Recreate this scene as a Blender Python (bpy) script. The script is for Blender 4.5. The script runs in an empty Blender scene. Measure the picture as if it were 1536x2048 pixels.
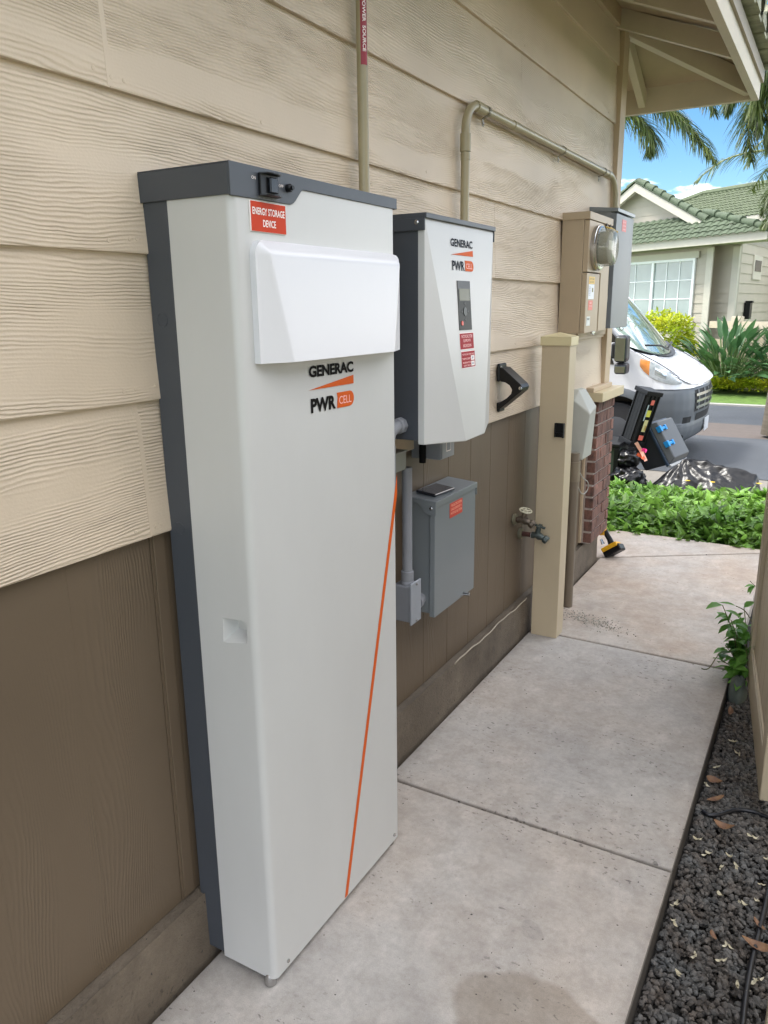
import bpy, bmesh, math, random
from mathutils import Vector, Matrix, noise as mnoise
S = bpy.context.scene
COL = S.collection
PI = math.pi
R = math.radians
random.seed(7)

# ------------------------------------------------------------------ camera
CAM = Vector((1.1625, 0.0, 1.5))
pitch, yaw, roll, FPX = R(14.6657), R(29.9932), R(-0.6781), 1557.07
fw = Vector((-math.sin(yaw)*math.cos(pitch), math.cos(yaw)*math.cos(pitch), -math.sin(pitch)))
rt = Vector((math.cos(yaw), math.sin(yaw), 0)); up = rt.cross(fw)
rt, up = math.cos(roll)*rt+math.sin(roll)*up, -math.sin(roll)*rt+math.cos(roll)*up
cd = bpy.data.cameras.new('camera'); cam = bpy.data.objects.new('camera', cd); COL.objects.link(cam)
cd.sensor_fit = 'VERTICAL'; cd.sensor_height = 24; cd.lens = FPX/2048*24
cd.clip_start = .05; cd.clip_end = 500
M = Matrix((rt, up, -fw)).transposed().to_4x4(); M.translation = CAM
cam.matrix_world = M
S.camera = cam

# ------------------------------------------------------------------ world, sun, exposure
SUN_EL, SUN_AZ = R(58), R(248)       # azimuth clockwise from +y: the sun stands behind the house wall
w = bpy.data.worlds.new('World'); S.world = w; w.use_nodes = True
nt = w.node_tree; nt.nodes.clear()
def N(nt, t, **kw):
    n = nt.nodes.new(t)
    for k, v in kw.items():
        if k.startswith('i_'):
            n.inputs[k[2:].replace('_', ' ')].default_value = v
        else: setattr(n, k, v)
    return n
out = N(nt, 'ShaderNodeOutputWorld'); bg = N(nt, 'ShaderNodeBackground'); bg.inputs[1].default_value = .15
sky = N(nt, 'ShaderNodeTexSky', sky_type='NISHITA', sun_disc=False, sun_elevation=SUN_EL, sun_rotation=SUN_AZ,
        air_density=1.0, dust_density=.3, ozone_density=3.0)
tc = N(nt, 'ShaderNodeTexCoord'); mp = N(nt, 'ShaderNodeMapping'); mp.inputs['Scale'].default_value = (3.2, 3.2, 11)
mp.inputs['Location'].default_value = (.35, .2, .0)
nz = N(nt, 'ShaderNodeTexNoise', i_Scale=1.6, i_Detail=7.0, i_Roughness=.55)
rp = N(nt, 'ShaderNodeMapRange'); rp.inputs['From Min'].default_value = .42; rp.inputs['From Max'].default_value = .60
sep = N(nt, 'ShaderNodeSeparateXYZ')
low = N(nt, 'ShaderNodeMapRange'); low.inputs['From Min'].default_value = .150; low.inputs['From Max'].default_value = .125
hi = N(nt, 'ShaderNodeMapRange'); hi.inputs['From Min'].default_value = .27; hi.inputs['From Max'].default_value = .38
mx = N(nt, 'ShaderNodeMath', operation='MAXIMUM'); mu = N(nt, 'ShaderNodeMath', operation='MULTIPLY')
mix = N(nt, 'ShaderNodeMixRGB'); mix.inputs[2].default_value = (11.9, 11.8, 11.9, 1)
L = nt.links.new
L(tc.outputs['Generated'], mp.inputs[0]); L(mp.outputs[0], nz.inputs[0]); L(nz.outputs[0], rp.inputs[0])
L(tc.outputs['Generated'], sep.inputs[0]); L(sep.outputs[2], hi.inputs[0])
hz1 = N(nt, 'ShaderNodeMath', operation='MULTIPLY_ADD'); hz1.inputs[1].default_value = -7.0; hz1.inputs[2].default_value = .80   # low clouds thin out with height
nlo = N(nt, 'ShaderNodeTexNoise', i_Scale=5.5, i_Detail=8.0, i_Roughness=.55); L(mp.outputs[0], nlo.inputs[0])
L(sep.outputs[2], hz1.inputs[0]); ad = N(nt, 'ShaderNodeMath', operation='ADD'); L(hz1.outputs[0], ad.inputs[0]); L(nlo.outputs[0], ad.inputs[1])
L(ad.outputs[0], low.inputs[0]); low.inputs['From Min'].default_value = .38; low.inputs['From Max'].default_value = .62; low.inputs['To Max'].default_value = .75
L(rp.outputs[0], mu.inputs[0]); L(hi.outputs[0], mu.inputs[1]); L(mu.outputs[0], mx.inputs[0]); L(low.outputs[0], mx.inputs[1])
hs = N(nt, 'ShaderNodeHueSaturation', i_Saturation=1.3, i_Value=.42)
L(sky.outputs[0], hs.inputs['Color'])
L(mx.outputs[0], mix.inputs[0]); L(hs.outputs[0], mix.inputs[1]); L(mix.outputs[0], bg.inputs[0]); L(bg.outputs[0], out.inputs[0])
sl = bpy.data.lights.new('sun', 'SUN'); sun = bpy.data.objects.new('sun', sl); COL.objects.link(sun)
sl.energy = 1.5; sl.angle = R(12); sl.color = (1, .95, .87)
sd = Vector((math.sin(SUN_AZ)*math.cos(SUN_EL), math.cos(SUN_AZ)*math.cos(SUN_EL), math.sin(SUN_EL)))
sun.rotation_euler = sd.to_track_quat('Z', 'Y').to_euler(); sun.location = (0, 0, 20)
S.view_settings.view_transform = 'Standard'; S.view_settings.look = 'None'
S.view_settings.exposure = 1.72; S.view_settings.gamma = 1
S.render.engine = 'CYCLES'

# ------------------------------------------------------------------ helpers
def ray(x, y): return rt*((x-768)/FPX) - up*((y-1024)/FPX) + fw
def onx(px, py, X): d = ray(px, py); return CAM+d*((X-CAM.x)/d.x)
def ony(px, py, Y): d = ray(px, py); return CAM+d*((Y-CAM.y)/d.y)
def onz(px, py, Z): d = ray(px, py); return CAM+d*((Z-CAM.z)/d.z)
def lin(c):
    if isinstance(c, str):
        c = [int(c[i:i+2], 16)/255 for i in (0, 2, 4)]
        c = [v/12.92 if v <= .04045 else ((v+.055)/1.055)**2.4 for v in c]
    return (c[0], c[1], c[2], 1)

def mat(name, col, rough=.6, metal=0, var=.08, vscale=6., bump=0, bscale=60., spec=.5, stretch=(1, 1, 1), fine=0, col2=None, island=0, transl=0, coat=0, alpha=1, trans=0, coords='Object', detail=5):
    m = bpy.data.materials.new(name); m.use_nodes = True; nt = m.node_tree; L = nt.links.new
    b = nt.nodes['Principled BSDF']; c = lin(col)
    b.inputs['Roughness'].default_value = rough; b.inputs['Metallic'].default_value = metal
    b.inputs['Specular IOR Level'].default_value = spec; b.inputs['Coat Weight'].default_value = coat
    b.inputs['Alpha'].default_value = alpha; b.inputs['Transmission Weight'].default_value = trans
    tc = N(nt, 'ShaderNodeTexCoord'); mp = N(nt, 'ShaderNodeMapping'); mp.inputs['Scale'].default_value = stretch
    L(tc.outputs[coords], mp.inputs[0])
    nz = N(nt, 'ShaderNodeTexNoise', i_Scale=vscale, i_Detail=float(detail), i_Roughness=.6); L(mp.outputs[0], nz.inputs[0])
    mr = N(nt, 'ShaderNodeMapRange'); mr.inputs['From Min'].default_value = .3; mr.inputs['From Max'].default_value = .7
    L(nz.outputs[0], mr.inputs[0])
    mx = N(nt, 'ShaderNodeMixRGB')
    if col2: a2 = lin(col2); a1 = c
    else: a1 = tuple(v*(1-var) for v in c[:3])+(1,); a2 = tuple(min(1, v*(1+var)) for v in c[:3])+(1,)
    mx.inputs[1].default_value = a1; mx.inputs[2].default_value = a2; L(mr.outputs[0], mx.inputs[0])
    last = mx.outputs[0]
    if island:
        g = N(nt, 'ShaderNodeNewGeometry'); h = N(nt, 'ShaderNodeHueSaturation')
        r1 = N(nt, 'ShaderNodeMapRange'); r1.inputs['To Min'].default_value = 1-island; r1.inputs['To Max'].default_value = 1+island
        L(g.outputs['Random Per Island'], r1.inputs[0]); L(r1.outputs[0], h.inputs['Value']); L(last, h.inputs['Color']); last = h.outputs[0]
    L(last, b.inputs['Base Color'])
    if rough > .15:
        rr = N(nt, 'ShaderNodeMapRange'); rr.inputs['To Min'].default_value = max(.02, rough-.06); rr.inputs['To Max'].default_value = min(1, rough+.06)
        L(nz.outputs[0], rr.inputs[0]); L(rr.outputs[0], b.inputs['Roughness'])
    if bump:
        n2 = N(nt, 'ShaderNodeTexNoise', i_Scale=bscale, i_Detail=4.0); L(mp.outputs[0], n2.inputs[0])
        bp = N(nt, 'ShaderNodeBump', i_Strength=1.0, i_Distance=bump); L(n2.outputs[0], bp.inputs['Height']); L(bp.outputs[0], b.inputs['Normal'])
    if transl:
        t = N(nt, 'ShaderNodeBsdfTranslucent'); ms = N(nt, 'ShaderNodeMixShader'); ms.inputs[0].default_value = transl
        h2 = N(nt, 'ShaderNodeHueSaturation', i_Value=1.5); L(last, h2.inputs['Color']); L(h2.outputs[0], t.inputs[0])
        L(b.outputs[0], ms.inputs[1]); L(t.outputs[0], ms.inputs[2])
        L(ms.outputs[0], [n for n in nt.nodes if n.type == 'OUTPUT_MATERIAL'][0].inputs[0])
    return m

class MB:
    def __init__(s): s.v = []; s.f = []; s.uv = None
    def add(s, vs, fs):
        o = len(s.v); s.v += [tuple(v) for v in vs]; s.f += [tuple(i+o for i in f) for f in fs]; return s
    def box(s, x0, x1, y0, y1, z0, z1, T=None):
        vs = [Vector((x, y, z)) for z in (z0, z1) for y in (y0, y1) for x in (x0, x1)]
        if T: vs = [T @ v for v in vs]
        return s.add(vs, [(0, 2, 3, 1), (4, 5, 7, 6), (0, 1, 5, 4), (2, 6, 7, 3), (1, 3, 7, 5), (0, 4, 6, 2)])
    def beam(s, a, b, w, h, upv=(0, 0, 1)):
        a = Vector(a); b = Vector(b); d = (b-a); Lh = d.length; d.normalize(); r = d.cross(Vector(upv)).normalized(); u = r.cross(d)
        T = Matrix((r, d, u)).transposed().to_4x4(); T.translation = a
        return s.box(-w/2, w/2, 0, Lh, -h/2, h/2, T)
    def prism(s, poly, fn, a, b):     # poly of 2D points, fn(p, t) gives 3D point
        n = len(poly); vs = [fn(p, a) for p in poly]+[fn(p, b) for p in poly]
        return s.add(vs, [tuple(range(n-1, -1, -1)), tuple(range(n, 2*n))]+[(i, (i+1) % n, n+(i+1) % n, n+i) for i in range(n)])
    def tube(s, pts, r, seg=12, caps=True):
        pts = [Vector(p) for p in pts]; n = len(pts); rs = r if isinstance(r, (list, tuple)) else [r]*n
        vs = []; fs = []; prev = None
        for i, p in enumerate(pts):
            t = (pts[min(i+1, n-1)]-pts[max(i-1, 0)]).normalized()
            if prev is None:
                a = Vector((0, 0, 1)) if abs(t.z) < .9 else Vector((1, 0, 0)); u = t.cross(a).normalized()
            else: u = (prev-t*prev.dot(t)).normalized()
            prev = u; v = t.cross(u)
            for k in range(seg):
                a = 2*PI*k/seg; vs.append(p+(u*math.cos(a)+v*math.sin(a))*rs[i])
        for i in range(n-1):
            for k in range(seg):
                fs.append((i*seg+k, i*seg+(k+1) % seg, (i+1)*seg+(k+1) % seg, (i+1)*seg+k))
        if caps: fs += [tuple(range(seg-1, -1, -1)), tuple((n-1)*seg+k for k in range(seg))]
        return s.add(vs, fs)
    def grid(s, fn, nu, nv, closeu=False):
        vs = [fn(i/nu, j/nv) for j in range(nv+1) for i in range(nu+1)]
        return s.add(vs, [(j*(nu+1)+i, j*(nu+1)+i+1, (j+1)*(nu+1)+i+1, (j+1)*(nu+1)+i) for j in range(nv) for i in range(nu)])
    def build(s, name, m, parent=None, smooth=False, bevel=0, seg=2, weld=False):
        me = bpy.data.meshes.new(name); me.from_pydata(s.v, [], s.f)
        if s.uv:
            ul = me.uv_layers.new(name='UVMap'); flat = []
            for p in me.polygons:
                for vi in p.vertices: flat += s.uv[vi]
            ul.data.foreach_set('uv', flat)
        me.materials.append(m); me.update()
        bm = bmesh.new(); bm.from_mesh(me)
        if weld: bmesh.ops.remove_doubles(bm, verts=bm.verts, dist=1e-5)
        bmesh.ops.recalc_face_normals(bm, faces=bm.faces) if len(bm.faces) < 20000 else None
        bm.to_mesh(me); bm.free()
        if smooth: me.polygons.foreach_set('use_smooth', [True]*len(me.polygons))
        o = bpy.data.objects.new(name, me); COL.objects.link(o)
        if bevel:
            md = o.modifiers.new('bevel', 'BEVEL'); md.width = bevel; md.segments = seg; md.limit_method = 'ANGLE'; md.angle_limit = R(35)
            md.harden_normals = False
        if smooth and smooth != True:
            me.set_sharp_from_angle(angle=R(smooth))
        if parent: attach(o, parent)
        return o

HSH = -.007
def attach(o, p):
    o.parent = p
    q = p; T = Matrix.Identity(4)
    loc = Vector(p.get('_base', (0, 0, 0)))
    o.matrix_parent_inverse = Matrix.Translation(-loc)
def empty(name, loc, label, cat, group=None):
    o = bpy.data.objects.new(name, None); COL.objects.link(o); o.location = loc; o.empty_display_size = .1
    o['_base'] = tuple(loc); o['label'] = label; o['category'] = cat
    if group: o['group'] = group
    return o
def tag(o, label, cat, group=None, kind=None):
    o['label'] = label; o['category'] = cat
    if group: o['group'] = group
    if kind: o['kind'] = kind
    return o
def struct(o): o['kind'] = 'structure'; return o
def bake(o):
    dg = bpy.context.evaluated_depsgraph_get(); dg.update(); me = bpy.data.meshes.new_from_object(o.evaluated_get(dg))
    o.modifiers.clear(); o.data = me; return o
def cut(o, cutter):
    md = o.modifiers.new('cut', 'BOOLEAN'); md.object = cutter; md.operation = 'DIFFERENCE'; md.solver = 'EXACT'
    bpy.context.view_layer.update(); bake(o); bpy.data.objects.remove(cutter); return o
def text(body, parent, o, u, v, wd, ht, m, bold=0, name='lettering'):
    c = bpy.data.curves.new('t', 'FONT'); c.body = body; c.size = 1; c.offset = bold; c.resolution_u = 3
    t = bpy.data.objects.new('t', c); COL.objects.link(t); bpy.context.view_layer.update()
    me = bpy.data.meshes.new_from_object(t.evaluated_get(bpy.context.evaluated_depsgraph_get()))
    bpy.data.objects.remove(t); bpy.data.curves.remove(c)
    xs = [q.co.x for q in me.vertices]; ys = [q.co.y for q in me.vertices]
    x0, x1, y0, y1 = min(xs), max(xs), min(ys), max(ys)
    o = Vector(o); u = Vector(u).normalized(); v = Vector(v).normalized()
    for q in me.vertices: q.co = o+u*((q.co.x-x0)/(x1-x0)*wd)+v*((q.co.y-y0)/(y1-y0)*ht)
    me.materials.clear(); me.materials.append(m); me.name = name
    ob = bpy.data.objects.new(name, me); COL.objects.link(ob)
    if parent: attach(ob, parent)
    return ob
def gpar(o, p, root):      # sub-part: child of a part; parts sit at identity relative to the root's base
    o.parent = p; o.matrix_parent_inverse = Matrix.Identity(4)
    return o
def quad(o, u, v, wd, ht, th=.0008):
    o = Vector(o); u = Vector(u).normalized(); v = Vector(v).normalized(); n = u.cross(v)
    T = Matrix((u, v, n)).transposed().to_4x4(); T.translation = o
    return MB().box(0, wd, 0, ht, -th/2, th, T)

# ------------------------------------------------------------------ materials
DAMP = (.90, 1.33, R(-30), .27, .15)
def grain_mat(name, col, freq=145., warp=11., vert=False, dist=.0016, lo=.34, hi=.5):
    m = bpy.data.materials.new(name); m.use_nodes = True; nt = m.node_tree; L = nt.links.new; b = nt.nodes['Principled BSDF']
    uv = N(nt, 'ShaderNodeUVMap'); sp = N(nt, 'ShaderNodeSeparateXYZ'); L(uv.outputs[0], sp.inputs[0])
    def nz(su, sv, det=2.0, off=0.):
        mp = N(nt, 'ShaderNodeMapping'); mp.inputs['Scale'].default_value = (su, sv, 1); mp.inputs['Location'].default_value = (off, off, 0)
        L(uv.outputs[0], mp.inputs[0]); n = N(nt, 'ShaderNodeTexNoise', noise_dimensions='2D', i_Scale=1.0, i_Detail=det); L(mp.outputs[0], n.inputs[0]); return n.outputs[0]
    def ma(op, a, bb):
        n = N(nt, 'ShaderNodeMath', operation=op)
        for i, q in enumerate((a, bb)):
            if isinstance(q, (int, float)): n.inputs[i].default_value = q
            else: L(q, n.inputs[i])
        return n.outputs[0]
    f = ma('MULTIPLY', sp.outputs[1], freq)
    f = ma('ADD', f, ma('MULTIPLY', nz(1.3, 5, 1.0), warp))
    f = ma('ADD', f, ma('MULTIPLY', nz(12, 40, 2.0, 7), 1.1))
    s = ma('SINE', ma('MULTIPLY', f, 2*PI), 0)
    s = ma('POWER', ma('ADD', ma('MULTIPLY', s, .5), .5), 1.2)
    mk = N(nt, 'ShaderNodeMapRange', interpolation_type='SMOOTHSTEP'); mk.inputs['From Min'].default_value = lo; mk.inputs['From Max'].default_value = hi
    mk.inputs['To Min'].default_value = .08
    L(nz(1.1, 8, 2.0, 31), mk.inputs[0])
    amp = N(nt, 'ShaderNodeMapRange'); amp.inputs['From Min'].default_value = .3; amp.inputs['From Max'].default_value = .7; amp.inputs['To Min'].default_value = .45; amp.inputs['To Max'].default_value = 1.
    L(nz(9, 30, 2.0, 57), amp.inputs[0])
    h = ma('MULTIPLY', ma('MULTIPLY', s, mk.outputs[0]), amp.outputs[0])
    h = ma('ADD', h, ma('MULTIPLY', nz(160, 220, 3.0, 3), .22))
    bp = N(nt, 'ShaderNodeBump', i_Strength=1.0, i_Distance=dist); L(h, bp.inputs['Height']); L(bp.outputs[0], b.inputs['Normal'])
    c = lin(col); mx = N(nt, 'ShaderNodeMixRGB'); mx.inputs[1].default_value = tuple(q*.9 for q in c[:3])+(1,); mx.inputs[2].default_value = tuple(q*1.06 for q in c[:3])+(1,)
    tcc = N(nt, 'ShaderNodeTexCoord'); n3 = N(nt, 'ShaderNodeTexNoise', i_Scale=1.7, i_Detail=6.0); L(tcc.outputs['Object'], n3.inputs[0])
    mr = N(nt, 'ShaderNodeMapRange'); mr.inputs['From Min'].default_value = .35; mr.inputs['From Max'].default_value = .65; L(n3.outputs[0], mr.inputs[0]); L(mr.outputs[0], mx.inputs[0])
    L(mx.outputs[0], b.inputs['Base Color']); b.inputs['Roughness'].default_value = .5; b.inputs['Specular IOR Level'].default_value = .45
    return m

def concrete_mat(name, c1, c2, spots=.5, warm=None):
    m = bpy.data.materials.new(name); m.use_nodes = True; nt = m.node_tree; L = nt.links.new; b = nt.nodes['Principled BSDF']
    tc = N(nt, 'ShaderNodeTexCoord')
    def nz(sc, det, off=0., st=(1, 1, 1), rg=.6):
        mp = N(nt, 'ShaderNodeMapping'); mp.inputs['Location'].default_value = (off, off*.7, 0); mp.inputs['Scale'].default_value = st
        L(tc.outputs['Object'], mp.inputs[0]); n = N(nt, 'ShaderNodeTexNoise', i_Scale=sc, i_Detail=det, i_Roughness=rg); L(mp.outputs[0], n.inputs[0]); return n.outputs[0]
    def rng(a, lo, hi, t0=0., t1=1.):
        r = N(nt, 'ShaderNodeMapRange'); r.inputs['From Min'].default_value = lo; r.inputs['From Max'].default_value = hi; r.inputs['To Min'].default_value = t0; r.inputs['To Max'].default_value = t1
        L(a, r.inputs[0]); return r.outputs[0]
    def mixc(f, a, bb, mode='MIX'):
        n = N(nt, 'ShaderNodeMixRGB', blend_type=mode)
        for i, q in ((0, f), (1, a), (2, bb)):
            if isinstance(q, (tuple, float)): n.inputs[i].default_value = q
            else: L(q, n.inputs[i])
        return n.outputs[0]
    base = mixc(rng(nz(2.2, 8.), .35, .65), lin(c1), lin(c2))
    if warm: base = mixc(rng(nz(1.3, 5., 9.), .4, .62), base, lin(warm))
    base = mixc(rng(nz(420, 2., 3.), .3, .7), base, mixc(1., base, (.8, .8, .8, 1), 'MULTIPLY'))
    base = mixc(rng(nz(60, 4., 5.), .4, .7), base, mixc(1., base, (.88, .88, .89, 1), 'MULTIPLY'))
    gate = rng(nz(2.6, 3., 21.), .49, .60)          # patches where the small worn spots cluster
    sp = rng(nz(46, 3., 13., (1, 1.6, 1), .5), .625, .66)
    mu = N(nt, 'ShaderNodeMath', operation='MULTIPLY'); L(gate, mu.inputs[0]); L(sp, mu.inputs[1])
    mu2 = N(nt, 'ShaderNodeMath', operation='MULTIPLY'); L(mu.outputs[0], mu2.inputs[0]); mu2.inputs[1].default_value = spots
    base = mixc(mu2.outputs[0], base, mixc(1., base, (.45, .45, .45, 1), 'MULTIPLY'))
    st = rng(nz(6.5, 2., 44., (1, 1, 1), .4), .715, .73, 0., .35)
    base = mixc(st, base, mixc(1., base, (.62, .63, .64, 1), 'MULTIPLY'))
    fa = rng(nz(14, 6., 71., (1, 1, 1), .7), .42, .60, 0., .95); base = mixc(fa, base, mixc(1., base, (.86, .85, .84, 1), 'MULTIPLY'))
    lt = rng(nz(9, 7., 91., (1.4, .8, 1), .7), .52, .66, 0., .9); base = mixc(lt, base, mixc(1., base, (1.16, 1.16, 1.17, 1), 'MULTIPLY'))
    dk = rng(nz(75, 2., 101., (1, 1, 1), .4), .74, .755); base = mixc(dk, base, (.04, .035, .03, 1))
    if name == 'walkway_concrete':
        # grime on the exposed slab edge, and a damp patch on the near slab
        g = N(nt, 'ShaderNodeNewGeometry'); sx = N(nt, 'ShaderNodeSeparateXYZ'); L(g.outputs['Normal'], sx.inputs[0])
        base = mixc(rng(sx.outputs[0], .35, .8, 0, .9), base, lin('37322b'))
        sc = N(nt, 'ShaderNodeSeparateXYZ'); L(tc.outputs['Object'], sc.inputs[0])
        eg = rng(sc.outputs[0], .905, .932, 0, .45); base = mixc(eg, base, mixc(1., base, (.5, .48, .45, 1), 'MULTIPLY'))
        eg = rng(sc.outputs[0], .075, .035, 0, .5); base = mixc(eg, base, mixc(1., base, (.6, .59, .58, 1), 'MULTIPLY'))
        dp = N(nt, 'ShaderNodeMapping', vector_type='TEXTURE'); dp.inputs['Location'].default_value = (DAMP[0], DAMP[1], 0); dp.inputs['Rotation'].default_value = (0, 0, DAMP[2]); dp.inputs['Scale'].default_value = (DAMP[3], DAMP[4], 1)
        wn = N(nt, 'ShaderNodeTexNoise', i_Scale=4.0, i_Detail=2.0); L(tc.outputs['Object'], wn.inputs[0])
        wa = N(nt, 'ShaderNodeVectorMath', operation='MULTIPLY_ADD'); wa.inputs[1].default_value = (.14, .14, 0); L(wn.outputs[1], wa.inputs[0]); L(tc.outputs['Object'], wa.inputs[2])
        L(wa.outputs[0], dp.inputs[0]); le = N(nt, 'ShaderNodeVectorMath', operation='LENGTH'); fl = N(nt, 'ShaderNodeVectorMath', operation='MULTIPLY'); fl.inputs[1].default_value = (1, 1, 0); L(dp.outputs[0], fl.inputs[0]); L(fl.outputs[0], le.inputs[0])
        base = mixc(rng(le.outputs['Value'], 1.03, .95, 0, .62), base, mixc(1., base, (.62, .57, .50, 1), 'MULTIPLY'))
    L(base, b.inputs['Base Color']); b.inputs['Roughness'].default_value = .82
    bp = N(nt, 'ShaderNodeBump', i_Strength=.6 if name != 'foundation_concrete' else 1., i_Distance=.0012 if name != 'foundation_concrete' else .004); L(nz(130, 6., 2.), bp.inputs['Height']); L(bp.outputs[0], b.inputs['Normal'])
    return m

def brick_mat():
    m = bpy.data.materials.new('brick'); m.use_nodes = True; nt = m.node_tree; L = nt.links.new; b = nt.nodes['Principled BSDF']
    tc = N(nt, 'ShaderNodeTexCoord'); n = N(nt, 'ShaderNodeTexNoise', i_Scale=22.0, i_Detail=8.0, i_Roughness=.7)
    mp = N(nt, 'ShaderNodeMapping'); mp.inputs['Scale'].default_value = (1, 1.6, .55); L(tc.outputs['Object'], mp.inputs[0]); L(mp.outputs[0], n.inputs[0])
    cr = N(nt, 'ShaderNodeValToRGB'); e = cr.color_ramp.elements; e[0].position = .36; e[0].color = lin('453631'); e[1].position = .66; e[1].color = lin('8b6254')
    L(n.outputs[0], cr.inputs[0])
    g = N(nt, 'ShaderNodeNewGeometry'); h = N(nt, 'ShaderNodeHueSaturation'); r1 = N(nt, 'ShaderNodeMapRange'); r1.inputs['To Min'].default_value = .75; r1.inputs['To Max'].default_value = 1.3
    L(g.outputs['Random Per Island'], r1.inputs[0]); L(r1.outputs[0], h.inputs['Value']); L(cr.outputs[0], h.inputs['Color']); L(h.outputs[0], b.inputs['Base Color'])
    bp = N(nt, 'ShaderNodeBump', i_Distance=.003); L(n.outputs[0], bp.inputs['Height']); L(bp.outputs[0], b.inputs['Normal']); b.inputs['Roughness'].default_value = .85
    return m

m_siding = grain_mat('siding_paint', 'cdbca5')
m_lower = grain_mat('lower_siding_paint', '645645', freq=120., warp=18., dist=.0007, lo=.45, hi=.62)
m_trim = mat('tan_trim', 'b8a488', .55, var=.05, bump=.0004, bscale=120)
m_trimw = mat('eave_trim', 'c8bda8', .6, var=.05, bump=.0003)
m_soffit = mat('soffit', 'b5a58c', .7, var=.06, bump=.0005, bscale=80)
m_found = concrete_mat('foundation_concrete', '7a6e5e', '625749', .8)
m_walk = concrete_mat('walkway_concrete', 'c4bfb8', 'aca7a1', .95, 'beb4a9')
m_walk2 = concrete_mat('walkway_concrete_warm', 'c8c0b6', 'afa69c', .3, 'baa998')
m_white = mat('white_powder_coat', 'c0c0bd', .36, var=.045, vscale=2.6, stretch=(1, 1, .45), bump=.00006, bscale=900)
m_hood = mat('white_plastic', 'd4d4d6', .32, var=.01, bump=.00005, bscale=500)
m_dark = mat('charcoal_powder_coat', '42464c', .42, var=.03, bump=.00008, bscale=800)
m_black = mat('black_plastic', '0c0d10', .35, var=.1, spec=.35)
m_blackm = mat('matt_black', '0a0a0c', .75, var=.2, spec=.2)
m_orange = mat('orange_print', 'c9581a', .5, spec=.15, var=.02)
m_ink = mat('black_print', '100d0a', .6, spec=.1, var=.02)
m_inkn = mat('navy_print', '1b1f2a', .6, spec=.1, var=.02)
m_red = mat('red_sign', 'bd3c1f', .5, spec=.15, var=.03)
m_redl = mat('red_label', '9a1a26', .45, spec=.12, var=.04)
m_whitep = mat('white_print', 'f0e6e0', .5, var=.01)
m_pink = mat('pink_print', 'f0b9b4', .5, var=.01)
m_steel = mat('steel', 'b8b8b8', .25, 1, var=.05)
m_grayb = mat('gray_enamel', '74797b', .36, var=.02, vscale=4, bump=.00005, bscale=500, coat=.15)
m_graybs = mat('gray_enamel_satin', '6f7376', .42, 0, var=.04, vscale=5, stretch=(1, 1, .1))
m_pvc = mat('gray_pvc', '85878c', .5, var=.06)
m_tanbox = mat('tan_enamel', 'a8967c', .45, var=.03)
m_cond = mat('olive_tan_paint', '9c9172', .36, var=.05, coat=.05)
m_post = mat('tan_vinyl', 'b9a98d', .42, var=.04, vscale=3, bump=.0002, bscale=50)
m_post2 = mat('tan_vinyl_cap', 'c9bd95', .45, var=.04)
m_gate = mat('weathered_vinyl', 'b5a88f', .5, var=.1, vscale=7, stretch=(1, 1, .25))
m_brass = mat('weathered_brass', '62584c', .5, .6, var=.3, vscale=60, bump=.0005)
m_brass2 = mat('green_brass', '4d5552', .45, .5, var=.3, vscale=60)
m_telco = mat('gray_telecom_plastic', 'a6a69c', .5, var=.04)
m_brick = brick_mat()
m_mortar = mat('mortar', 'a0958c', .9, var=.15, vscale=40, bump=.002)

# ================================================================== OUR HOUSE
YC = 4.57      # corner of the house
hb = Vector((-3, 0, 0))
house = empty('house', hb, 'tan house wall with wood grain lap siding over brown panels, all equipment hangs on it', 'house')
EDGE = [1.060+.2722*i for i in range(8)]
def siding(ya, yb, joints, extra=False):
    mb = MB(); mb.uv = []
    for i, z in enumerate(EDGE):
        z1 = z+.2722+.02
        js = [ya]+joints[i % len(joints)]+[yb]
        if z > 2.9: continue
        z1 = min(z1, 2.97)
        for a, b in zip(js[:-1], js[1:]):
            ou, ov = random.uniform(0, 40), random.uniform(0, 40)
            a2, b2 = a+.0006, b-.0006
            n = 14
            pts = []
            prof = [(.001, z1), (.0145, z+.003), (.0135, z), (-.004, z)]
            for k in range(n+1):
                y = a2+(b2-a2)*k/n
                wv = .0012*math.sin(y*2.3+i*1.7)+.0008*math.sin(y*6.1+i)
                for (x, zz) in prof: pts.append((x, y, zz+(wv if zz < z+.01 else 0)))
            o = len(mb.v); mb.v += pts
            mb.uv += [(p[1]+ou, p[2]-z+ov) for p in pts]
            for k in range(n):
                for q in range(3): mb.f.append((o+k*4+q, o+(k+1)*4+q, o+(k+1)*4+q+1, o+k*4+q+1))
            mb.f += [(o, o+1, o+2, o+3), tuple(o+n*4+q for q in (3, 2, 1, 0))]
    if extra:
        for e_ in (caulk(), nails()):
            mb.uv += [(.5, .5)]*len(e_.v); mb.add(e_.v, e_.f)
    return mb
def caulk():
    mb = MB()
    for (z, y) in ((1.060, 1.07), (1.876, 1.066), (1.604, -.8), (2.149, 3.1-5.7)):
        mb.prism([(.0142, z+.004), (.0012, z+.272), (-.002, z+.272), (.008, z+.004)], lambda p, t: (p[0]+.0007, t, p[1]), y-.006, y+.005)
    return mb
def nails():
    mb = MB(); r = random.Random(4)
    for i, z in enumerate(EDGE[:6]):
        js = [1.105, 1.035]+[1.07+.406*k for k in range(-5, 9)]
        for y in js:
            zz = z+.022+r.uniform(-.004, .004); x = .0145-.0135*(zz-z-.003)/.27; yy = y+r.uniform(-.01, .01)
            mb.tube([(x-.001, yy, zz), (x+.0008, yy, zz), (x+.0014, yy, zz)], [.0042, .0042, .0026], 10)
    return mb
siding(-4, YC-.03, [[1.07], [-1.9], [-.8, 2.86], [1.066, ], [-2.6, 3.1], [.2], [-1.1, 3.4]], True).build('siding', m_siding, house)
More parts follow.
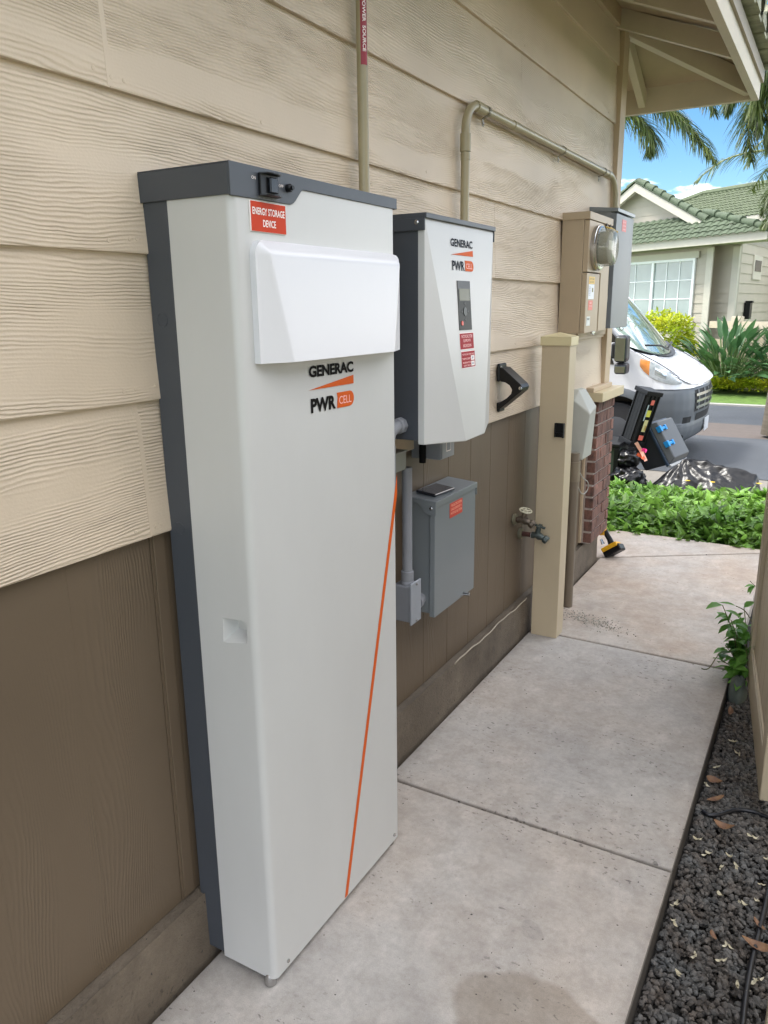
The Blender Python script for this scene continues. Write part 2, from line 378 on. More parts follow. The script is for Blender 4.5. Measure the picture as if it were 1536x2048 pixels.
# brown grooved panel
mb = MB(); mb.uv = []
gy = [1.078-.2032*k for k in range(24, 0, -1)]+[1.078]+[2.109+.1985*(k) for k in range(-4, 13)]
gy = sorted(set(round(g, 4) for g in gy if g < 4.14))
prev = -4.0
for g in gy+[4.14]:
    gw = .0016 if g > 1.5 or abs(g-1.078) < .01 else .0007
    a, b = prev+(.0016 if g > 1.15 or g < -3.9 else .0002), g-(gw if gw > .001 else .0002)
    ou = random.uniform(0, 30)
    vs = [(-.006, a, 1.064), (-.006, b, 1.064), (-.006, b, .176), (-.006, a, .176), (-.013, a-.0012, 1.064), (-.013, b+.0004, 1.064), (-.013, b+.0004, .176), (-.013, a-.0012, .176)]
    o = len(mb.v); mb.v += vs; mb.uv += [(v[2]+ou, v[1]+ou*.37) for v in vs]
    mb.f += [(o, o+1, o+2, o+3), (o, o+3, o+7, o+4), (o+1, o+5, o+6, o+2), (o+3, o+2, o+6, o+7)]
    prev = g
lp = mb.build('lower_siding', m_lower, house)
MB().box(-.03, -.0125, -4, 4.14, .17, 1.07).build('groove_backing', mat('groove_brown', '4a3d30', .8), house)
# batten that covers the panel joint beside the cabinet
MB().box(-.006, -.001, 1.085, 1.115, .18, 1.056).build('batten', m_lower, house, bevel=.001)
# foundation
fo = MB(); fo.grid(lambda u, v: (.026+.003*mnoise.noise(Vector((u*60, v*2, 0)))-(.002 if v > .99 else 0), -4+(YC+4)*u, -.02+.196*v), 260, 6)
fo.box(-.05, .02, -4, YC-.003, -.05, .172)
fo.build('foundation', m_found, house, smooth=True)
# wire along the top of the foundation
wire = [Vector((.031, 2.50+.80*t, .180+.004*math.sin(t*13)-.003*t+.002*math.sin(t*37))) for t in [k/30 for k in range(31)]]
MB().tube(wire, .003, 6).build('cable', mat('painted_cable', 'a39886', .6), house, smooth=True)
# house core, other walls
MB().box(-8, -.031, -6, YC-.035, -.05, 2.95).build('wall', mat('wall_core', 'b3a083', .7), house)
# corner trim
MB().box(-.02, .034, YC-.085, YC, 1.075, 2.93).box(-.095, .034, YC, YC+.022, 1.075, 2.93).build('corner_board', m_trim, house, bevel=.002)
MB().box(-.002, .024, 3.95, YC-.086, 1.345, 1.385).build('trim_strip', m_trim, house, bevel=.002)
MB().box(.0, .03, -4, YC-.087, 2.855, 2.94).build('frieze', m_trim, house, bevel=.002)
# lower corner: pilaster, recess, brick wainscot with ledge
MB().box(-.02, .012, 4.236, 4.262, .19, 1.03).box(-.02, .012, 4.10, 4.144, .19, 1.03).build('pilaster', m_trim, house, bevel=.002)
MB().box(-.02, .0, 4.144, 4.236, .18, 1.03).build('recess_panel', m_lower, house)
mo = MB().box(-.02, .058, 4.264, 4.606, .185, 1.0); mo.build('mortar', m_mortar, house)
bk = MB(); zc = .19; row = 0
while zc < .95:
    y = 4.262-(.1 if row % 2 else 0); top = zc+.058
    while y < 4.60:
        a, b = max(y, 4.262), min(y+.19, 4.614)
        if b-a > .02:
            j = random.uniform(-.002, .002)
            T = Matrix.Translation((j, 0, 0)) @ Matrix.Rotation(random.uniform(-.006, .006), 4, 'X')
            bk.box(.02, .068, a, b-.001, zc, top, Matrix.Translation((j, 0, 0)))
        y += .2
    for xx in [-.08-.2*k+(0 if row % 2 else .1) for k in range(4)]: bk.box(xx-.19, min(xx, .012), 4.57, 4.614, zc, top)
    zc += .068; row += 1
bk.build('brick_wainscot', m_brick, house, bevel=.004)
MB().box(-.02, .105, 4.19, 4.66, 1.0, 1.05).build('ledge', mat('ledge_paint', 'c4b491', .55, var=.05), house, bevel=.004)
MB().box(-.02, .055, 4.19, 4.58, 1.05, 1.075).build('ledge', m_trim, house, bevel=.004)
# roof eave ------------------------------------------------------------
XE, YE = .60, 5.19
slope = .33
def rz(x): return 2.735+(XE-x)*slope*.9
roofp = MB()
# side and front soffit boards (underside of the roof)
zw = 2.955
roofp.add([(XE-.02, -6, 2.735), (XE-.02, YE-.02, 2.735), (-.03, YC+.03, zw), (-.03, -6, zw)], [(0, 1, 2, 3)])
roofp.add([(XE-.02, YE-.02, 2.735), (-8, YE-.02, 2.735), (-8, YC+.03, zw), (-.03, YC+.03, zw)], [(0, 1, 2, 3)])
roofp.build('soffit', m_soffit, house)
MB().box(XE-.022, XE+.016, -6, YE+.016, 2.60, 2.745).build('fascia', m_trimw, house, bevel=.002)
MB().box(-8, XE-.023, YE-.022, YE+.016, 2.601, 2.744).build('fascia', m_trimw, house, bevel=.002)
MB().box(XE+.017, XE+.03, -6, YE+.03, 2.69, 2.752).box(-8, XE+.017, YE+.017, YE+.03, 2.69, 2.752).build('drip_edge', mat('drip_edge', '9c8f7c', .6), house)
def rafter(a, b, wd=.04, h=.09): MB().beam(a, b, wd, h).build('rafter', m_trimw, house, bevel=.002)
rafter((.02, YC+.01, 2.90), (XE-.03, YE-.03, 2.668), .045, .10)
for y in (4.42, 3.86, 3.25, 2.64, 2.03, 1.42, .81, .2, -.41, -1.02): rafter((-.01, y, 2.905), (XE-.024, y, 2.672), .04, .085)
rafter((-.01, YC+.02, 2.92), (-.01, YE-.024, 2.665), .04, .085)
for x in (-.62, -1.23, -1.84): rafter((x, YC, 2.92), (x, YE-.024, 2.672), .04, .085)
def tile_roof(name, m, parent, o, du, ds, width, length, inside=None, tw=.29, tl=.36, amp=.035, step=.03, nu=10, nsg=5):
    o = Vector(o); du = Vector(du).normalized(); ds = Vector(ds).normalized(); n = du.cross(ds)
    if n.z < 0: n = -n
    mb = MB(); ncol = int(width/tw*nu); nrow = int(length/tl)
    for r in range(nrow):
        off = len(mb.v)
        for j in range(nsg+1):
            s = r*tl+tl*j/nsg*1.04
            for i in range(ncol+1):
                u = i*tw/nu; ph = (i % nu)/nu
                h = amp*abs(math.sin(PI*((u/tw) % 1.0)))**.8
                if ((u/tw) % 1) > .72: h = amp*.45*abs(math.sin(PI*((u/tw) % 1.0)))
                ci = int(u/tw+1e-6); jit = .006*mnoise.noise(Vector((ci*3.1, r*2.7, 1)))
                h += step*(1-j/nsg)+jit
                if j == 0: s2 = s+.012*mnoise.noise(Vector((ci*1.7, r*5.1, 4)))
                else: s2 = s
                mb.v.append(tuple(o+du*u+ds*s2+n*h))
        # front lip
        for i in range(ncol):
            for j in range(nsg):
                uu = (i+.5)*tw/nu; ss = r*tl+tl*(j+.5)/nsg
                if inside and not inside(uu, ss): continue
                a = off+j*(ncol+1)+i; mb.f.append((a, a+1, a+ncol+2, a+ncol+1))
            if not inside or inside((i+.5)*tw/nu, r*tl+.01):
                a = off+i; b0 = len(mb.v); p = Vector(mb.v[a]); q = Vector(mb.v[a+1]); mb.v += [tuple(p-n*.02), tuple(q-n*.02)]
                mb.f.append((a, b0, b0+1, a+1))
    return mb.build(name, m, parent)
m_tile = mat('weathered_green_tile', '4e5a45', .75, var=.18, vscale=3.0, bump=.003, bscale=40, island=0)
m_tile_own = mat('weathered_brown_tile', '8b8a74', .8, var=.35, vscale=14, bump=.004, bscale=50)
dsx = Vector((-1, 0, slope)).normalized()
tile_roof('roof', m_tile_own, house, (XE+.07, YE+.09, 2.785), (0, -1, 0), dsx, 11.2, 2.0, inside=lambda u, s: u > s*1.0, tw=.28, tl=.34, amp=.06, step=.035)
et = MB()
for k in range(40):
    y = YE+.02-.14-.28*k
    a = [(math.cos(q)*.082, math.sin(q)*.062) for q in [PI*j/8 for j in range(9)]]
    et.prism([(y+p[0], 2.772+p[1]) for p in a], lambda p, t: (t, p[0], p[1]), XE-.05, XE+.082)
    et.prism([(y+.082, 2.765), (y+.198, 2.765), (y+.198, 2.782), (y+.082, 2.782)], lambda p, t: (t, p[0], p[1]), XE-.05, XE+.075)
et.build('eave_tile', m_tile_own, house)
rf = MB(); zr = 2.76+4.3*slope
rf.add([(XE+.02, -6.6, 2.762), (XE+.02, YE+.02, 2.762), (-8.6, YE+.02, 2.762), (-8.6, -6.6, 2.762), (-4, .6, zr), (-4, -2.0, zr)],
       [(0, 1, 4, 5), (1, 2, 4), (2, 3, 5, 4), (3, 0, 5)])
rf.build('roof_deck', m_tile_own, house)

house.location.x += HSH
# ================================================================== GROUND
walk = []
def slab(poly, m, z=0, t=.1, name='walkway'):
    mb = MB().prism(poly, lambda p, q: (p[0], p[1], q), z-t, z)
    o = mb.build(name, m, None, bevel=.007, seg=3); return struct(o)
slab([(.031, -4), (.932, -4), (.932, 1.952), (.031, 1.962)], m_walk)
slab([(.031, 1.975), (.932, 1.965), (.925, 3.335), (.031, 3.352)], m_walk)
slab([(.031, 3.366), (.925, 3.349), (.915, 5.175), (.031, 4.605)], m_walk2)
slab([(.028, 4.620), (.913, 5.190), (.90, 5.245), (.3, 5.275), (-7, 5.275), (-7, 4.620)], m_walk2)
# gravel bed base, soil, driveway, road, lawns
m_soil = mat('soil', '3a3129', .95, var=.4, vscale=20, bump=.01, bscale=40)
def sheet(name, x0, x1, y0, y1, z, m, n=1, zf=None):
    mb = MB().grid(lambda u, v: (x0+(x1-x0)*u, y0+(y1-y0)*v, (zf(y0+(y1-y0)*v) if zf else z)), n, n)
    return struct(mb.build(name, m))
sheet('gravel_bed', .90, 3.4, -4, 5.2, -.075, mat('gravel_base', '2a2723', .95, var=.4, vscale=60, bump=.01, bscale=150))
def gz(y):      # the garden falls away towards the street
    if y < 5.2: return -.06
    if y < 9: return -.06-.19*(y-5.2)/3.8
    return -.25-.15*min(1, max(0, (y-11)/1.3))
m_lawn = mat('lawn', '5c7a30', .9, var=.25, vscale=9, bump=.02, bscale=120)
m_asph = mat('asphalt', '54575b', .85, var=.2, vscale=5, bump=.003, bscale=250)
m_drv = mat('driveway_concrete', '77726a', .85, var=.1, vscale=3, bump=.001, bscale=120)
sheet('ground', -120, 160, -80, 220, -.52, m_lawn)
sheet('lawn', -40, 40, 16.45, 60, -.37, m_lawn)
sheet('garden_soil', -2.2, 4, 5.15, 7.4, 0, m_soil, 12, lambda y: gz(y)-.015)
sheet('lawn', 3.4, 14, -10, 7.4, 0, m_lawn, 12, lambda y: gz(min(y, 5)) - .03 if y < 5.2 else gz(y)-.025)
sheet('driveway', -8, 4, 6.6, 9.2, 0, m_drv, 12, lambda y: gz(y)-.004)
# road: asphalt with paler brick-coloured band
def roadmat():
    m = mat('road_asphalt', '44484d', .8, var=.12, vscale=2.5, bump=.004, bscale=220)
    return m
sheet('road', -40, 40, 8.6, 16.3, 0, roadmat(), 24, lambda y: gz(y)+(.004 if y > 9 else .002))
def roadstrip(): 
    a = mat('paver_band', '5c534d', .85, var=.12, vscale=8, bump=.002, bscale=90)
    mb = MB().grid(lambda u, v: (-40+80*u, 12.3+1.5*v, gz(12.3+1.5*v)+.009), 1, 10); return struct(mb.build('paver_band', a))
roadstrip()
struct(MB().box(-40, 40, 16.3, 16.45, -.45, -.36).build('kerb', mat('kerb_concrete', '9d9b93', .85, var=.12), None, bevel=.01))

# ================================================================== BATTERY CABINET
def screw(parent, p, n, r=.006, m=None):
    p = Vector(p); n = Vector(n)
    mb = MB().tube([p, p+n*.003, p+n*.0045], [r, r, r*.55], 10)
    return mb.build('screw', m or m_steel, parent, smooth=30)
X1, Y0, Y1 = .2175, 1.120, 1.706
cab = empty('battery_cabinet', (.1, 1.4, 0), 'tall white and charcoal battery cabinet standing against the wall, an orange stripe on its front', 'battery cabinet')
MB().box(.002, .0635, Y0+.002, Y1-.002, .03, 1.70).build('back_shell', m_dark, cab, bevel=.002)
MB().box(.02, .075, Y0+.008, Y1-.008, .035, 1.69).build('gasket', m_blackm, cab)
# cover with rounded vertical front corners, then the grip is cut out of its side
def roundrect(r, n=6):
    p = [(.0665, Y0), (X1-r, Y0)]
    p += [(X1-r+r*math.sin(a), Y0+r-r*math.cos(a)) for a in [PI/2*k/n for k in range(1, n+1)]]
    p += [(X1-r+r*math.cos(a), Y1-r+r*math.sin(a)) for a in [PI/2*k/n for k in range(0, n+1)]]
    p += [(.0665, Y1)]
    return p
cov = MB().prism(roundrect(.016, 8), lambda p, t: (p[0], p[1], t), .023, 1.744).build('front_cover', m_white, cab)
gr = bpy.data.meshes.new('c'); g0, g1 = (.124, .196), (.832, .892)
gv = [(.123, Y0-.01, .830), (.194, Y0-.01, .843), (.196, Y0-.01, .888), (.186, Y0-.01, .897), (.127, Y0-.01, .893)]
gi = [(.150, Y0+.028, .862), (.190, Y0+.028, .862), (.192, Y0+.028, .884), (.184, Y0+.028, .890), (.146, Y0+.028, .888)]
cb = MB(); n5 = 5
cb.add(gv+gi, [tuple(range(4, -1, -1)), tuple(range(5, 10))]+[(i, (i+1) % 5, 5+(i+1) % 5, 5+i) for i in range(5)])
cutter = cb.build('c', m_white); cut(cov, cutter)
cov.data.polygons.foreach_set('use_smooth', [True]*len(cov.data.polygons)); cov.data.set_sharp_from_angle(angle=R(20))
# cap with its notched front apron
cap = MB()
zt, zs, zn = 1.748, 1.694, 1.724
x2 = X1+.003; ya, yb = Y0-.004, Y1+.004
prof = [(ya, zt), (yb, zt), (yb, zn)]+[(1.338, zn)]
prof += [(1.338-.012*math.sin(a), zn-.004*(1-math.cos(a))) for a in (.5, 1.0, 1.4)]
prof += [(1.308, 1.703), (1.300, 1.697), (1.290, 1.6935), (1.27, 1.693), (ya, zs-.002)]
cap.prism(prof, lambda p, t: (t, p[0], p[1]), X1-.0015, x2)
cap.box(.001, X1-.0015, ya, ya+.003, zs, zt-.0025); cap.box(.001, X1-.0015, yb-.003, yb, zn, zt-.0025); cap.box(.001, X1-.0015, ya, yb, zt-.0025, zt)
cap.build('cap', m_dark, cab, bevel=.0012)
sw = MB().box(x2, x2+.006, 1.193, 1.246, 1.699, 1.738); sw.build('power_switch', m_black, cab, bevel=.001)
sw2 = MB()
for z in (1.7005, 1.7375):
    sw2 = MB()
    arc = [(x2+.004, 1.191), (x2+.016, 1.198), (x2+.021, 1.213), (x2+.021, 1.228), (x2+.015, 1.242), (x2+.004, 1.249)]
    sw2.prism(arc, lambda p, t: (p[0], p[1], t), z-.001, z+.001)
    sw2.build('switch_guard', m_black, cab)
MB().box(x2+.006, x2+.012, 1.215, 1.238, 1.7055, 1.7325, Matrix.Identity(4)).build('switch_rocker', mat('switch_black', '1d2128', .25), cab, bevel=.002)
MB().tube([(x2, 1.281, 1.7215), (x2+.008, 1.281, 1.7215), (x2+.010, 1.281, 1.7215)], [.0075, .0075, .006], 16).tube([(x2+.010, 1.281, 1.7215), (x2+.014, 1.281, 1.7215)], .004, 12).build('push_button', m_black, cab, smooth=35)
Yv, Zv = (0, 1, 0), (0, 0, 1)
text('ON', cab, (x2+.0006, 1.1745, 1.7255), Yv, Zv, .012, .0052, m_whitep)
text('OFF', cab, (x2+.0006, 1.2535, 1.7205), Yv, Zv, .014, .0052, m_whitep)
text('BATTERY DISCONNECT', cab, (x2+.0006, 1.192, 1.6955), Yv, Zv, .062, .0036, mat('gray_print', '8f8f8f', .5))
sg = MB().box(X1+.0003, X1+.0028, 1.167, 1.2715, 1.6375, 1.6895).build('sign_plate', m_whitep, cab)
sgr = MB().box(X1+.0028, X1+.0032, 1.1685, 1.2715, 1.6380, 1.6890).build('sign_face', m_red, cab)
text('ENERGY STORAGE', cab, (X1+.0037, 1.1725, 1.6665), Yv, Zv, .095, .0125, m_whitep, .02)
text('DEVICE', cab, (X1+.0037, 1.2015, 1.6465), Yv, Zv, .038, .0125, m_whitep, .02)
# moulded hood
def hoodp(u, v):
    ya, yb, za, zb = 1.1625, 1.7015, 1.402, 1.623
    z = zb-(zb-za)*v; y = ya+(yb-ya)*u
    rr = .028; dz = zb-z
    if dz < rr:
        ins = rr-math.sqrt(max(0, rr*rr-(rr-dz)**2)); y = ya+ins+(yb-ya-2*ins)*u
    top = min(1, dz/.028); ramp = math.sin(top*PI/2)
    D = .006+(.020+.014*v)*ramp
    yr = 1.180+.050*v; yr2 = 1.682-.055*v; rl = max(0, min(1, (y-ya-.004)/(yr-ya-.004)))
    rl = rl if rl < .9 else rl+(1-rl)*.0
    rr2 = max(0, min(1, (yb-.002-y)/(yb-.002-yr2)))
    e = .012 if ramp > .2 else .012*ramp/.2
    d = e+(max(D, e)-e)*min(rl, rr2)
    return (X1+.001+d, y, z)
hd = MB(); hd.grid(hoodp, 120, 60)
nu, nv = 120, 60; rim = [i for i in range(nu+1)]+[j*(nu+1)+nu for j in range(1, nv+1)]+[nv*(nu+1)+i for i in range(nu-1, -1, -1)]+[j*(nu+1) for j in range(nv-1, 0, -1)]
o = len(hd.v); hd.v += [(X1-.002, hd.v[i][1], hd.v[i][2]) for i in rim]; n = len(rim)
hd.f += [(rim[i], o+i, o+(i+1) % n, rim[(i+1) % n]) for i in range(n)]
hd.build('hood', m_hood, cab, smooth=28)
def logo(parent, P, s, dark, bo=.045):      # P(a, b): a along, b up from the top-left corner, s: overall width
    def tx(body, a, b, wd, ht, m, bold): 
        o = P(a, b); u = P(a+.01, b)-o; v = P(a, b+.01)-o; return text(body, parent, o+u.cross(v).normalized()*.0008, u, v, wd, ht, m, bold)
    tx('GENERAC', 0, -.148*s, s, .14*s, dark, bo)
    def poly(pts, m, name, h=.0006):
        u = (P(.01, 0)-P(0, 0)); v = (P(0, .01)-P(0, 0)); nn = u.cross(v).normalized()
        mb = MB().prism(pts, lambda p, t: P(p[0], p[1])+nn*t, 0, h); return mb.build(name, m, parent)
    poly([(0, -.295*s), (s, -.295*s), (s, -.185*s)], m_orange, 'logo_wedge')
    tx('PWR', .02*s, -.575*s, .545*s, .175*s, dark, bo)
    r = .1*s; c = [(.60*s, -.575*s), (.9*s, -.575*s)]+[(.9*s+r*math.sin(a), -.4775*s-.0975*s*math.cos(a)) for a in [PI*k/10 for k in range(1, 10)]]+[(.9*s, -.38*s), (.60*s, -.38*s), (.615*s, -.45*s), (.605*s, -.5*s)]
    poly(c, m_orange, 'logo_badge')
    tx('CELL', .645*s, -.53*s, .29*s, .10*s, m_pink, .0)
logo(cab, lambda a, b: Vector((X1+.0006, 1.332+a, 1.388+b)), .173, m_ink)
# stripe: the quadrilateral clipped at the right edge of the front
st = MB(); xs = X1+.0004
pa, pb = Vector((1.7045, 1.088)), Vector((1.4105, .026)); 
st.prism([(1.7045, 1.088), (1.4105, .0262), (1.4245, .0262), (1.7045, 1.037)], lambda p, t: (t, p[0], p[1]), xs, xs+.0004)
st.build('stripe', m_orange, cab)
for p in ((X1, 1.167, .040), (X1, 1.672, .043)): screw(cab, p, (1, 0, 0), .0045)
for z in (1.483, 1.068):
    MB().tube([(.030+.013*math.cos(a), Y0+.0016, z+.013*math.sin(a)) for a in [2*PI*k/24 for k in range(25)]], .0006, 5, False).build('knockout', m_dark, cab)
for y in (1.15, 1.68):
    MB().tube([(.196, y-.022 if y < 1.3 else y, .0), (.196, y-.022 if y < 1.3 else y, .003), (.196, y-.022 if y < 1.3 else y, .018), (.196, y-.022 if y < 1.3 else y, .034)], [.009, .0145, .0145, .006], 18).build('foot', m_steel, cab, smooth=50)
for y in (1.15, 1.68):
    MB().tube([(.05, y, .0), (.05, y, .012), (.05, y, .034)], [.012, .014, .006], 14).build('foot', m_steel, cab, smooth=50)

# ================================================================== INVERTER
inv = empty('inverter', (.1, 2.1, 1.14), 'white and charcoal wall inverter with a display and two red labels', 'inverter')
MB().box(.005, .186, 1.885, 2.342, 1.146, 1.718).build('body', m_dark, inv, bevel=.002)
A = Vector((.205, 1.884, 1.722)); B = Vector((.205, 2.344, 1.722)); BL = Vector((.205, 1.884, 1.136)); D = Vector((.250, 2.063, 1.123)); Er = Vector((.250, 2.202, 1.126)); BR = Vector((.205, 2.344, 1.142))
ic = MB(); bk2 = lambda p: Vector((.1865, p.y, p.z))
vs = [A, B, Er, D, BL, BR, bk2(A), bk2(B), bk2(BL), bk2(BR), Vector((.1865, D.y, D.z)), Vector((.1865, Er.y, Er.z))]
ic.add(vs, [(0, 3, 2, 1), (0, 4, 3), (1, 2, 5), (0, 1, 7, 6), (0, 6, 8, 4), (1, 5, 9, 7), (4, 8, 10, 3), (3, 10, 11, 2), (2, 11, 9, 5)])
ic.build('front_cover', m_white, inv, bevel=.0025, seg=3)
cp = MB().box(.014, .212, 1.880, 2.348, 1.722, 1.735).box(.014, .208, 1.878, 1.8825, 1.692, 1.7225).box(.012, .208, 2.3455, 2.35, 1.692, 1.7225)
cp.build('cap', m_dark, inv, bevel=.0015)
screw(inv, (.186, 1.8775, 1.712), (0, -1, 0), .006)
screw(inv, (.186, 2.35, 1.712), (0, 1, 0), .006)
nF = (B-A).cross(D-A).normalized(); nF = nF if nF.x > 0 else -nF
dF = -(Vector((0, 0, 1))-nF*nF.z).normalized()      # down along the tilted face
def FP(y, z): return Vector((.205+(.045/.596)*(1.722-z), y, z))
def IP(a, b): return FP(2.030+a, 1.684+b)+nF*.0006
logo(inv, IP, .148, m_inkn, .022)
def panel(y0, y1, z0, z1, m, name, h=.001, off=0.):
    mb = MB().prism([(y0, z0), (y1, z0), (y1, z1), (y0, z1)], lambda p, t: FP(*p)+nF*t, off+.0002, off+h); return mb.build(name, m, inv)
panel(2.058, 2.144, 1.437, 1.572, mat('display_bezel', '1b1c18', .35, spec=.12), 'display', .0016)
panel(2.058, 2.144, 1.548, 1.572, m_black, 'display_header', .0004, .0016)
panel(2.066, 2.137, 1.518, 1.551, mat('lcd_screen', '4f5138', .25, spec=.2), 'screen', .0006, .0018)
MB().tube([FP(2.101, 1.488)+nF*.0014, FP(2.101, 1.488)+nF*.003], .012, 20).build('dial_button', mat('button_gray', '2d302c', .4), inv, smooth=40)
for dy, dz in ((0, .022), (0, -.022), (-.021, 0), (.021, 0)):
    p = FP(2.101+dy, 1.488+dz); MB().tube([p+nF*.0014, p+nF*.0024], .0055, 3).build('arrow_button', mat('button_gray2', '23251f', .4), inv)
MB().tube([FP(2.077, 1.456)+nF*.0014, FP(2.077, 1.456)+nF*.0034], .0065, 16).build('power_button', mat('button_red', 'd8584a', .4), inv, smooth=40)
def ilabel(y0, y1, z0, z1, rows, nm):
    panel(y0-.002, y1+.002, z0-.002, z1+.002, mat('label_border', 'e4d9d6', .5), nm+'_border', .0006)
    panel(y0, y1, z0, z1, m_redl, nm, .0004, .0006)
    for body, a, b, wd, ht in rows:
        o = FP(y0+a, z0+b)+nF*.0016; text(body, inv, o, (0, 1, 0), -dF, wd, ht, m_pink, .015)
ilabel(2.057, 2.152, 1.384, 1.428, [('PHOTOVOLTAIC SYSTEM', .010, .031, .075, .009), ('EQUIPPED WITH', .022, .0185, .05, .009), ('RAPID SHUTDOWN', .019, .005, .056, .009)], 'warning_label')
ilabel(2.061, 2.156, 1.332, 1.377, [('PHOTOVOLTAIC POWER SOURCE', .006, .0345, .083, .005), ('OPERATING CURRENT', .006, .022, .055, .005), ('MAXIMUM SYSTEM', .007, .0115, .054, .005), ('SHORT CIRCUIT', .012, .003, .048, .005)], 'warning_label')
for z in (1.352, 1.336):
    panel(2.126, 2.150, z-.001, z+.0125, m_whitep, 'value_sticker', .0005, .0012)
    o = FP(2.132, z+.003)+nF*.0022; text('80' if z > 1.34 else '60', inv, o, (0, 1, 0), -dF, .010, .006, mat('blue_ink', '4a6a9a', .5), .02)
panel(2.062, 2.155, 1.358, 1.3588, m_pink, 'label_line', .0003, .0012)
# cable gland on the inverter's left side
p = ony(797, 852, 1.87)
gl = empty('conduit_elbow', (.12, 1.87, 1.2), 'gray conduit elbow screwed into the left side of the inverter', 'conduit fitting')
MB().tube([(p.x, 1.884, p.z), (p.x, 1.868, p.z), (p.x, 1.864, p.z)], [.023, .023, .019], 8).build('lock_nut', m_pvc, gl, smooth=35)
MB().tube([(p.x, 1.872, p.z), (p.x, 1.850, p.z-.002), (p.x-.004, 1.832, p.z-.012), (p.x-.006, 1.825, p.z-.035), (p.x-.006, 1.823, p.z-.09)], .0175, 16).build('elbow', m_pvc, gl, smooth=50)
MB().tube([(p.x-.006, 1.823, p.z-.05), (p.x-.006, 1.823, p.z-.2)], .020, 16).build('pipe', m_pvc, gl, smooth=50)

# ================================================================== BITS UNDER THE INVERTER
ww = empty('wireway', (.06, 1.9, 1.03), 'pale gray rectangular wireway behind the battery cabinet under the inverter', 'wireway')
MB().box(-.004, .062, 1.55, 2.045, 1.026, 1.082).build('duct', mat('wireway_gray', '8d8f88', .5), ww, bevel=.002)
MB().box(-.006, .066, 1.54, 2.048, 1.0815, 1.086).build('lid', mat('wireway_lid', '94968f', .5), ww, bevel=.001)
MB().tube([(.036, 1.955, 1.086), (.036, 1.955, 1.150)], .026, 18).build('nipple', m_pvc, ww, smooth=40)
jb = empty('junction_box', (.06, 2.2, 1.03), 'small gray junction box hanging under the inverter', 'junction box')
MB().box(-.003, .103, 2.20, 2.296, 1.030, 1.145).build('box', m_pvc, jb, bevel=.003)
MB().box(.103, .107, 2.203, 2.293, 1.033, 1.140).build('cover', mat('pvc_cover', '8f9194', .45), jb, bevel=.0015)
MB().prism([(2.232, 1.053), (2.265, 1.053), (2.265, 1.12), (2.232, 1.12)], lambda p, t: (t, p[0], p[1]), .107, .1076).build('sticker', m_whitep, jb)
MB().prism([(2.235, 1.056), (2.262, 1.056), (2.262, 1.12), (2.235, 1.12)], lambda p, t: (t, p[0], p[1]), .1076, .108).build('sticker_face', m_pvc, jb)
MB().tube([(.05, 2.20, 1.10), (.05, 2.185, 1.10), (.05, 2.178, 1.09), (.05, 2.177, 1.022)], .011, 12).build('cable', m_blackm, jb, smooth=40)
gc = empty('conduit', (.055, 2.06, .53), 'gray plastic conduit dropping from the wireway to an elbow box beside the disconnect', 'conduit')
MB().tube([(.055, 2.062, .69), (.055, 2.062, 1.028)], .0162, 20).build('pipe', m_pvc, gc, smooth=40)
MB().tube([(.055, 2.062, .662), (.055, 2.062, .694), (.055, 2.062, .695)], [.0205, .0205, .0170], 20).build('coupling', m_pvc, gc, smooth=40)
MB().box(.018, .080, 2.034, 2.092, .530, .652).tube([(.055, 2.062, .645), (.055, 2.062, .664)], .0225, 18).build('elbow_box', m_pvc, gc, bevel=.006, seg=3)
MB().box(.080, .0865, 2.028, 2.098, .524, .664).build('cover', mat('pvc_cover2', '90949a', .45), gc, bevel=.003, seg=3)
screw(gc, (.0865, 2.063, .655), (1, 0, 0), .004); screw(gc, (.0865, 2.063, .533), (1, 0, 0), .004)
MB().tube([(.05, 2.09, .566), (.05, 2.125, .566), (.05, 2.126, .566), (.05, 2.142, .566), (.05, 2.143, .566), (.05, 2.172, .566)], [.018, .018, .026, .026, .0185, .0185], 20).build('nipple', m_pvc, gc, smooth=35)

# ================================================================== DISCONNECT BOX
db = empty('disconnect_box', (.05, 2.3, .51), 'gray metal disconnect box with a red label, low on the brown wall under the inverter', 'electrical box')
MB().box(-.004, .084, 2.168, 2.478, .516, .892).build('body', m_grayb, db, bevel=.002)
MB().box(.0845, .1035, 2.160, 2.484, .508, .885).build('front_cover', m_grayb, db, bevel=.002)
hdm = MB().prism([(-.006, .913), (.108, .903), (.108, .884), (.1045, .884), (.1045, .900), (-.006, .9095)], lambda p, t: (p[0], t, p[1]), 2.158, 2.488)
for yy in (2.156, 2.486): hdm.prism([(-.006, .912), (.1075, .902), (.1075, .858), (.090, .857), (.070, .862), (.045, .893), (-.006, .897)], lambda p, t: (p[0], t, p[1]), yy, yy+.003)
hdm.build('lid', m_grayb, db, bevel=.0008)
screw(db, (.092, 2.156, .882), (0, -1, 0), .0055)
MB().box(.1037, .1045, 2.270, 2.370, .822, .872).build('warning_label', mat('label_red2', 'c03a2a', .35), db)
for k, (b, a, wd) in enumerate((('THIS ELECTRIC SYSTEM', .007, .085), ('IS ALSO SERVED BY A', .008, .084), ('PHOTOVOLTAIC SYSTEM', .006, .088))):
    text(b, db, (.1049, 2.270+a, .859-.0135*k), Yv, Zv, wd, .0085, mat('print_peach', 'ecae94', .5), .015)
MB().box(.1035, .128, 2.386, 2.392, .512, .524).prism([(.100, 2.365), (.128, 2.384), (.128, 2.392), (.100, 2.376)], lambda p, t: (p[0], p[1], t), .518, .5195).build('hasp', m_steel, db, bevel=.0005)
ph = MB(); c8 = []
P0 = [(.092, 2.206), (.040, 2.192), (.028, 2.285), (.084, 2.312)]
T = Matrix.Translation((.052, 2.268, .9092)) @ Matrix.Rotation(R(-6), 4, 'Z') @ Matrix.Rotation(R(5), 4, 'Y')
